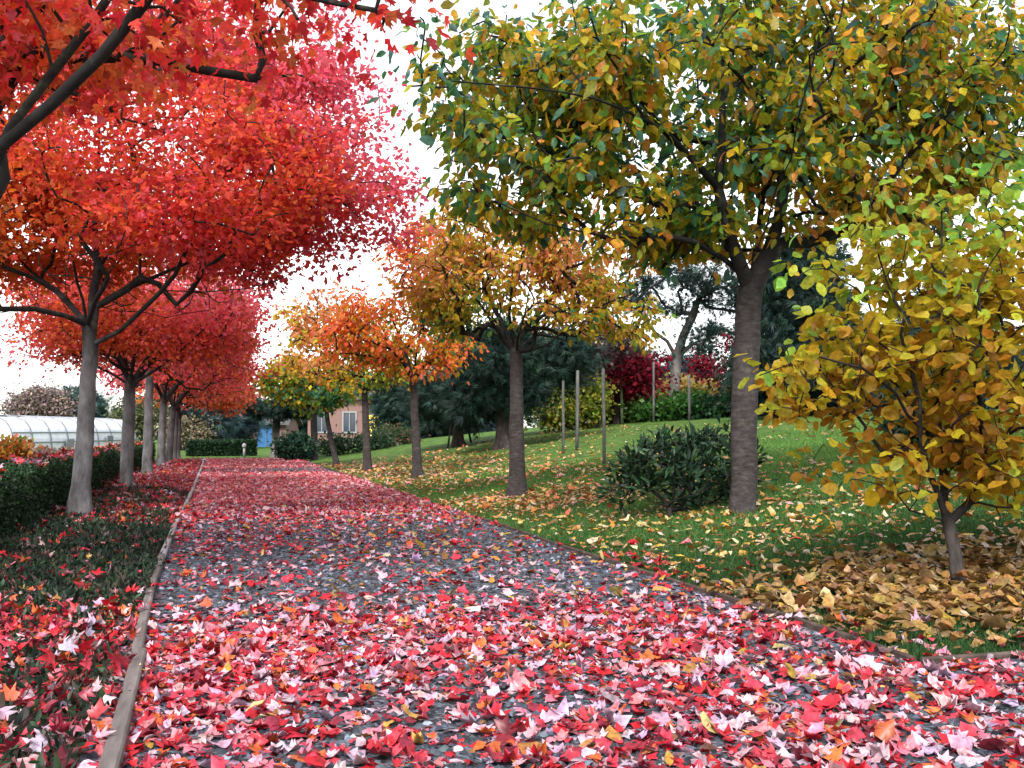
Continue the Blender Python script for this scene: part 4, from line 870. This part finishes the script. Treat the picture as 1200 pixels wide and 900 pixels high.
def building(name, label, c, size, rz, wall, roof, gable, windows, door=None, parapet=False):
    """walls, roof, framed windows with panes, a door; windows: (side x offset, z, w, h, pane material) on the -y face"""
    root = empty(name, c, label, 'building'); w, dp, h = size
    ca, sa = math.cos(rz), math.sin(rz)
    def tr(x, y, z): return np.array([c[0] + x * ca - y * sa, c[1] + x * sa + y * ca, c[2] + z])
    MB().box(tuple(tr(0, 0, h / 2)), (w, dp, h), rz).build('wall', wall, root)
    if gable:
        V = [tr(x, y, z) for x in (-w/2 - .3, w/2 + .3) for y, z in ((-dp/2 - .35, h - .08), (0, h + gable), (dp/2 + .35, h - .08), (dp/2 + .35, h + .1), (0, h + gable + .2), (-dp/2 - .35, h + .1))]
        F = [(0, 1, 2, 3, 4, 5)[::-1], (6, 7, 8, 9, 10, 11)] + [(i, (i + 1) % 6, (i + 1) % 6 + 6, i + 6) for i in range(6)]
        pydata('roof', V, F, roof, root)
        V = [tr(x, y, z) for x in (-w/2 + .01, w/2 - .01) for y, z in ((-dp/2 + .01, h), (0, h + gable - .02), (dp/2 - .01, h))]
        pydata('gable', V, [(0, 2, 1), (3, 4, 5), (0, 1, 4, 3), (1, 2, 5, 4)], wall, root)
    else:
        MB().box(tuple(tr(0, 0, h + .08)), (w + .5, dp + .5, .16), rz, .03).build('roof', roof, root)
    for x, z, ww, hh, pane in windows:
        f = MB()
        for dx, dz, bw, bh in ((-ww/2, 0, .09, hh + .18), (ww/2, 0, .09, hh + .18), (0, hh/2 + .045, ww - .1, .09), (0, -hh/2 - .045, ww - .1, .09), (0, 0, .05, hh - .01)): f.box(tuple(tr(x + dx, -dp/2 - .03, z + dz)), (bw, .08, bh), rz)
        fr = f.build('window', M_METAL, root); fr.parent = root
        pn = MB().box(tuple(tr(x, -dp/2 - .012, z)), (ww - .1, .02, hh - .01), rz).build('pane', pane); pn.parent = fr
        pn.data.transform(__import__('mathutils').Matrix.Translation([-float(v) for v in c]))
    if door:
        x, ww, hh, mt = door
        for s in ((-1, 1) if ww > 1.4 else (0,)):
            q = ww / 2 if s else ww
            MB().box(tuple(tr(x + s * q / 2 * 1.02, -dp/2 - .03, hh / 2)), (q - .04, .07, hh), rz, .01).build('door', mt, root)
    return root
c = at(-40, 515, 46); c[2] = 0
building('white_building', 'flat-roofed white shed at the left edge beside the greenhouse', c, (3.2, 4, 1.72), -YAW + .15, M_WHITEP, M_ROOFG, 0, [(.3, 1.0, 1.0, .7, M_GLASS)])
c = at(428, 515, 66); c[2] = float(terrain(c[0], c[1])) - .1
building('brick_building', 'pink brick building with a pitched roof behind the leaning cherry', c, (5.4, 6, 3.0), -YAW - .25, M_BRICK, M_ROOFG, 1.3, [(-1.7, 1.5, .8, 1.2, M_GLASS), (.2, 1.5, .9, 1.2, M_GLASS), (1.8, 1.3, .8, 1.3, M_LIT)])
c = at(306, 515, 74); c[2] = float(terrain(c[0], c[1])) - .05
building('brick_building', 'low brick building with blue doors beyond the end of the path', c, (4.6, 4, 1.7), -YAW, M_BRICK, M_ROOFG, .9, [(-1.2, 1.0, .7, .8, M_GLASS)], door=(.95, 1.5, 1.6, M_BLUE))
c = at(236, 515, 84); c[2] = 0
building('low_building', 'low building with a yellow-lit front at the end of the maple row', c, (5.2, 4, 1.5), -YAW, M_WHITEP, M_ROOFG, 0, [(-.6, .78, 1.0, .8, M_LIT), (.9, .78, 1.5, .8, M_LIT)])
c = at(575, 500, 88); c[2] = float(terrain(c[0], c[1]))
building('pale_house', 'pale house glimpsed between the two pines on the crest', c, (8, 6, 2.6), -YAW, M_WHITEP, M_ROOFG, 1.2, [(-1.5, 1.4, 1.0, 1.1, M_GLASS), (1.2, 1.4, 1.0, 1.1, M_GLASS)])

# ---- stakes, pine props and bollard
def stake(base, top, r, mat, label, group='upright stakes on the lawn'):
    b = ground(*base); d = depth_of(b); t = at(top[0], top[1], d); m = MB()
    m.tube([b - np.array([0, 0, .1]), b * .67 + t * .33 + np.array([.006, 0, 0]), b * .33 + t * .67, t - np.array([0, 0, .02]), t], [r, r * .98, r * .95, r * .92, r * .6], 9)
    o = m.build('stake', mat, None, True); tag(o, label, 'stake', group); return o
stake((660, 531), (660, 446), .033, M_POST, 'grey stake nearest the vase-shaped cherry trunk')
stake((676, 527), (677, 434), .044, M_POST, 'thick pale grey stake, second from the vase-shaped cherry')
stake((708, 546), (707, 432), .034, M_POST, 'tall grey stake with a dark lower end, nearest the camera')
stake((729, 497), (728, 438), .06, M_POSTG, 'mossy green stake in front of the crimson maple')
stake((766, 495), (766, 424), .045, M_POST, 'grey stake just left of the forked pine')
stake((808, 493), (807, 440), .05, M_POST, 'thin brown-grey stake just right of the forked pine')
stake((524, 528), (531, 480), .035, M_BARK_DARK, 'left slanting prop of the pine on the crest', 'pine props')
stake((553, 519), (541, 478), .04, M_BARK_DARK, 'right slanting prop of the pine on the crest', 'pine props')
b = at(286, 535, 43.5); b[2] = 0
rt = empty('bollard', b, 'small grey bollard in front of the far clipped hedge', 'bollard')
MB().tube([b, b + np.array([0, 0, .42])], [.055, .05], 10).build('post', M_METAL, rt, True)
MB().tube([b + np.array([0, 0, z]) for z in (.42, .45, .56, .62)], [.06, .1, .09, .02], 12).build('cap', M_METAL, rt, True)
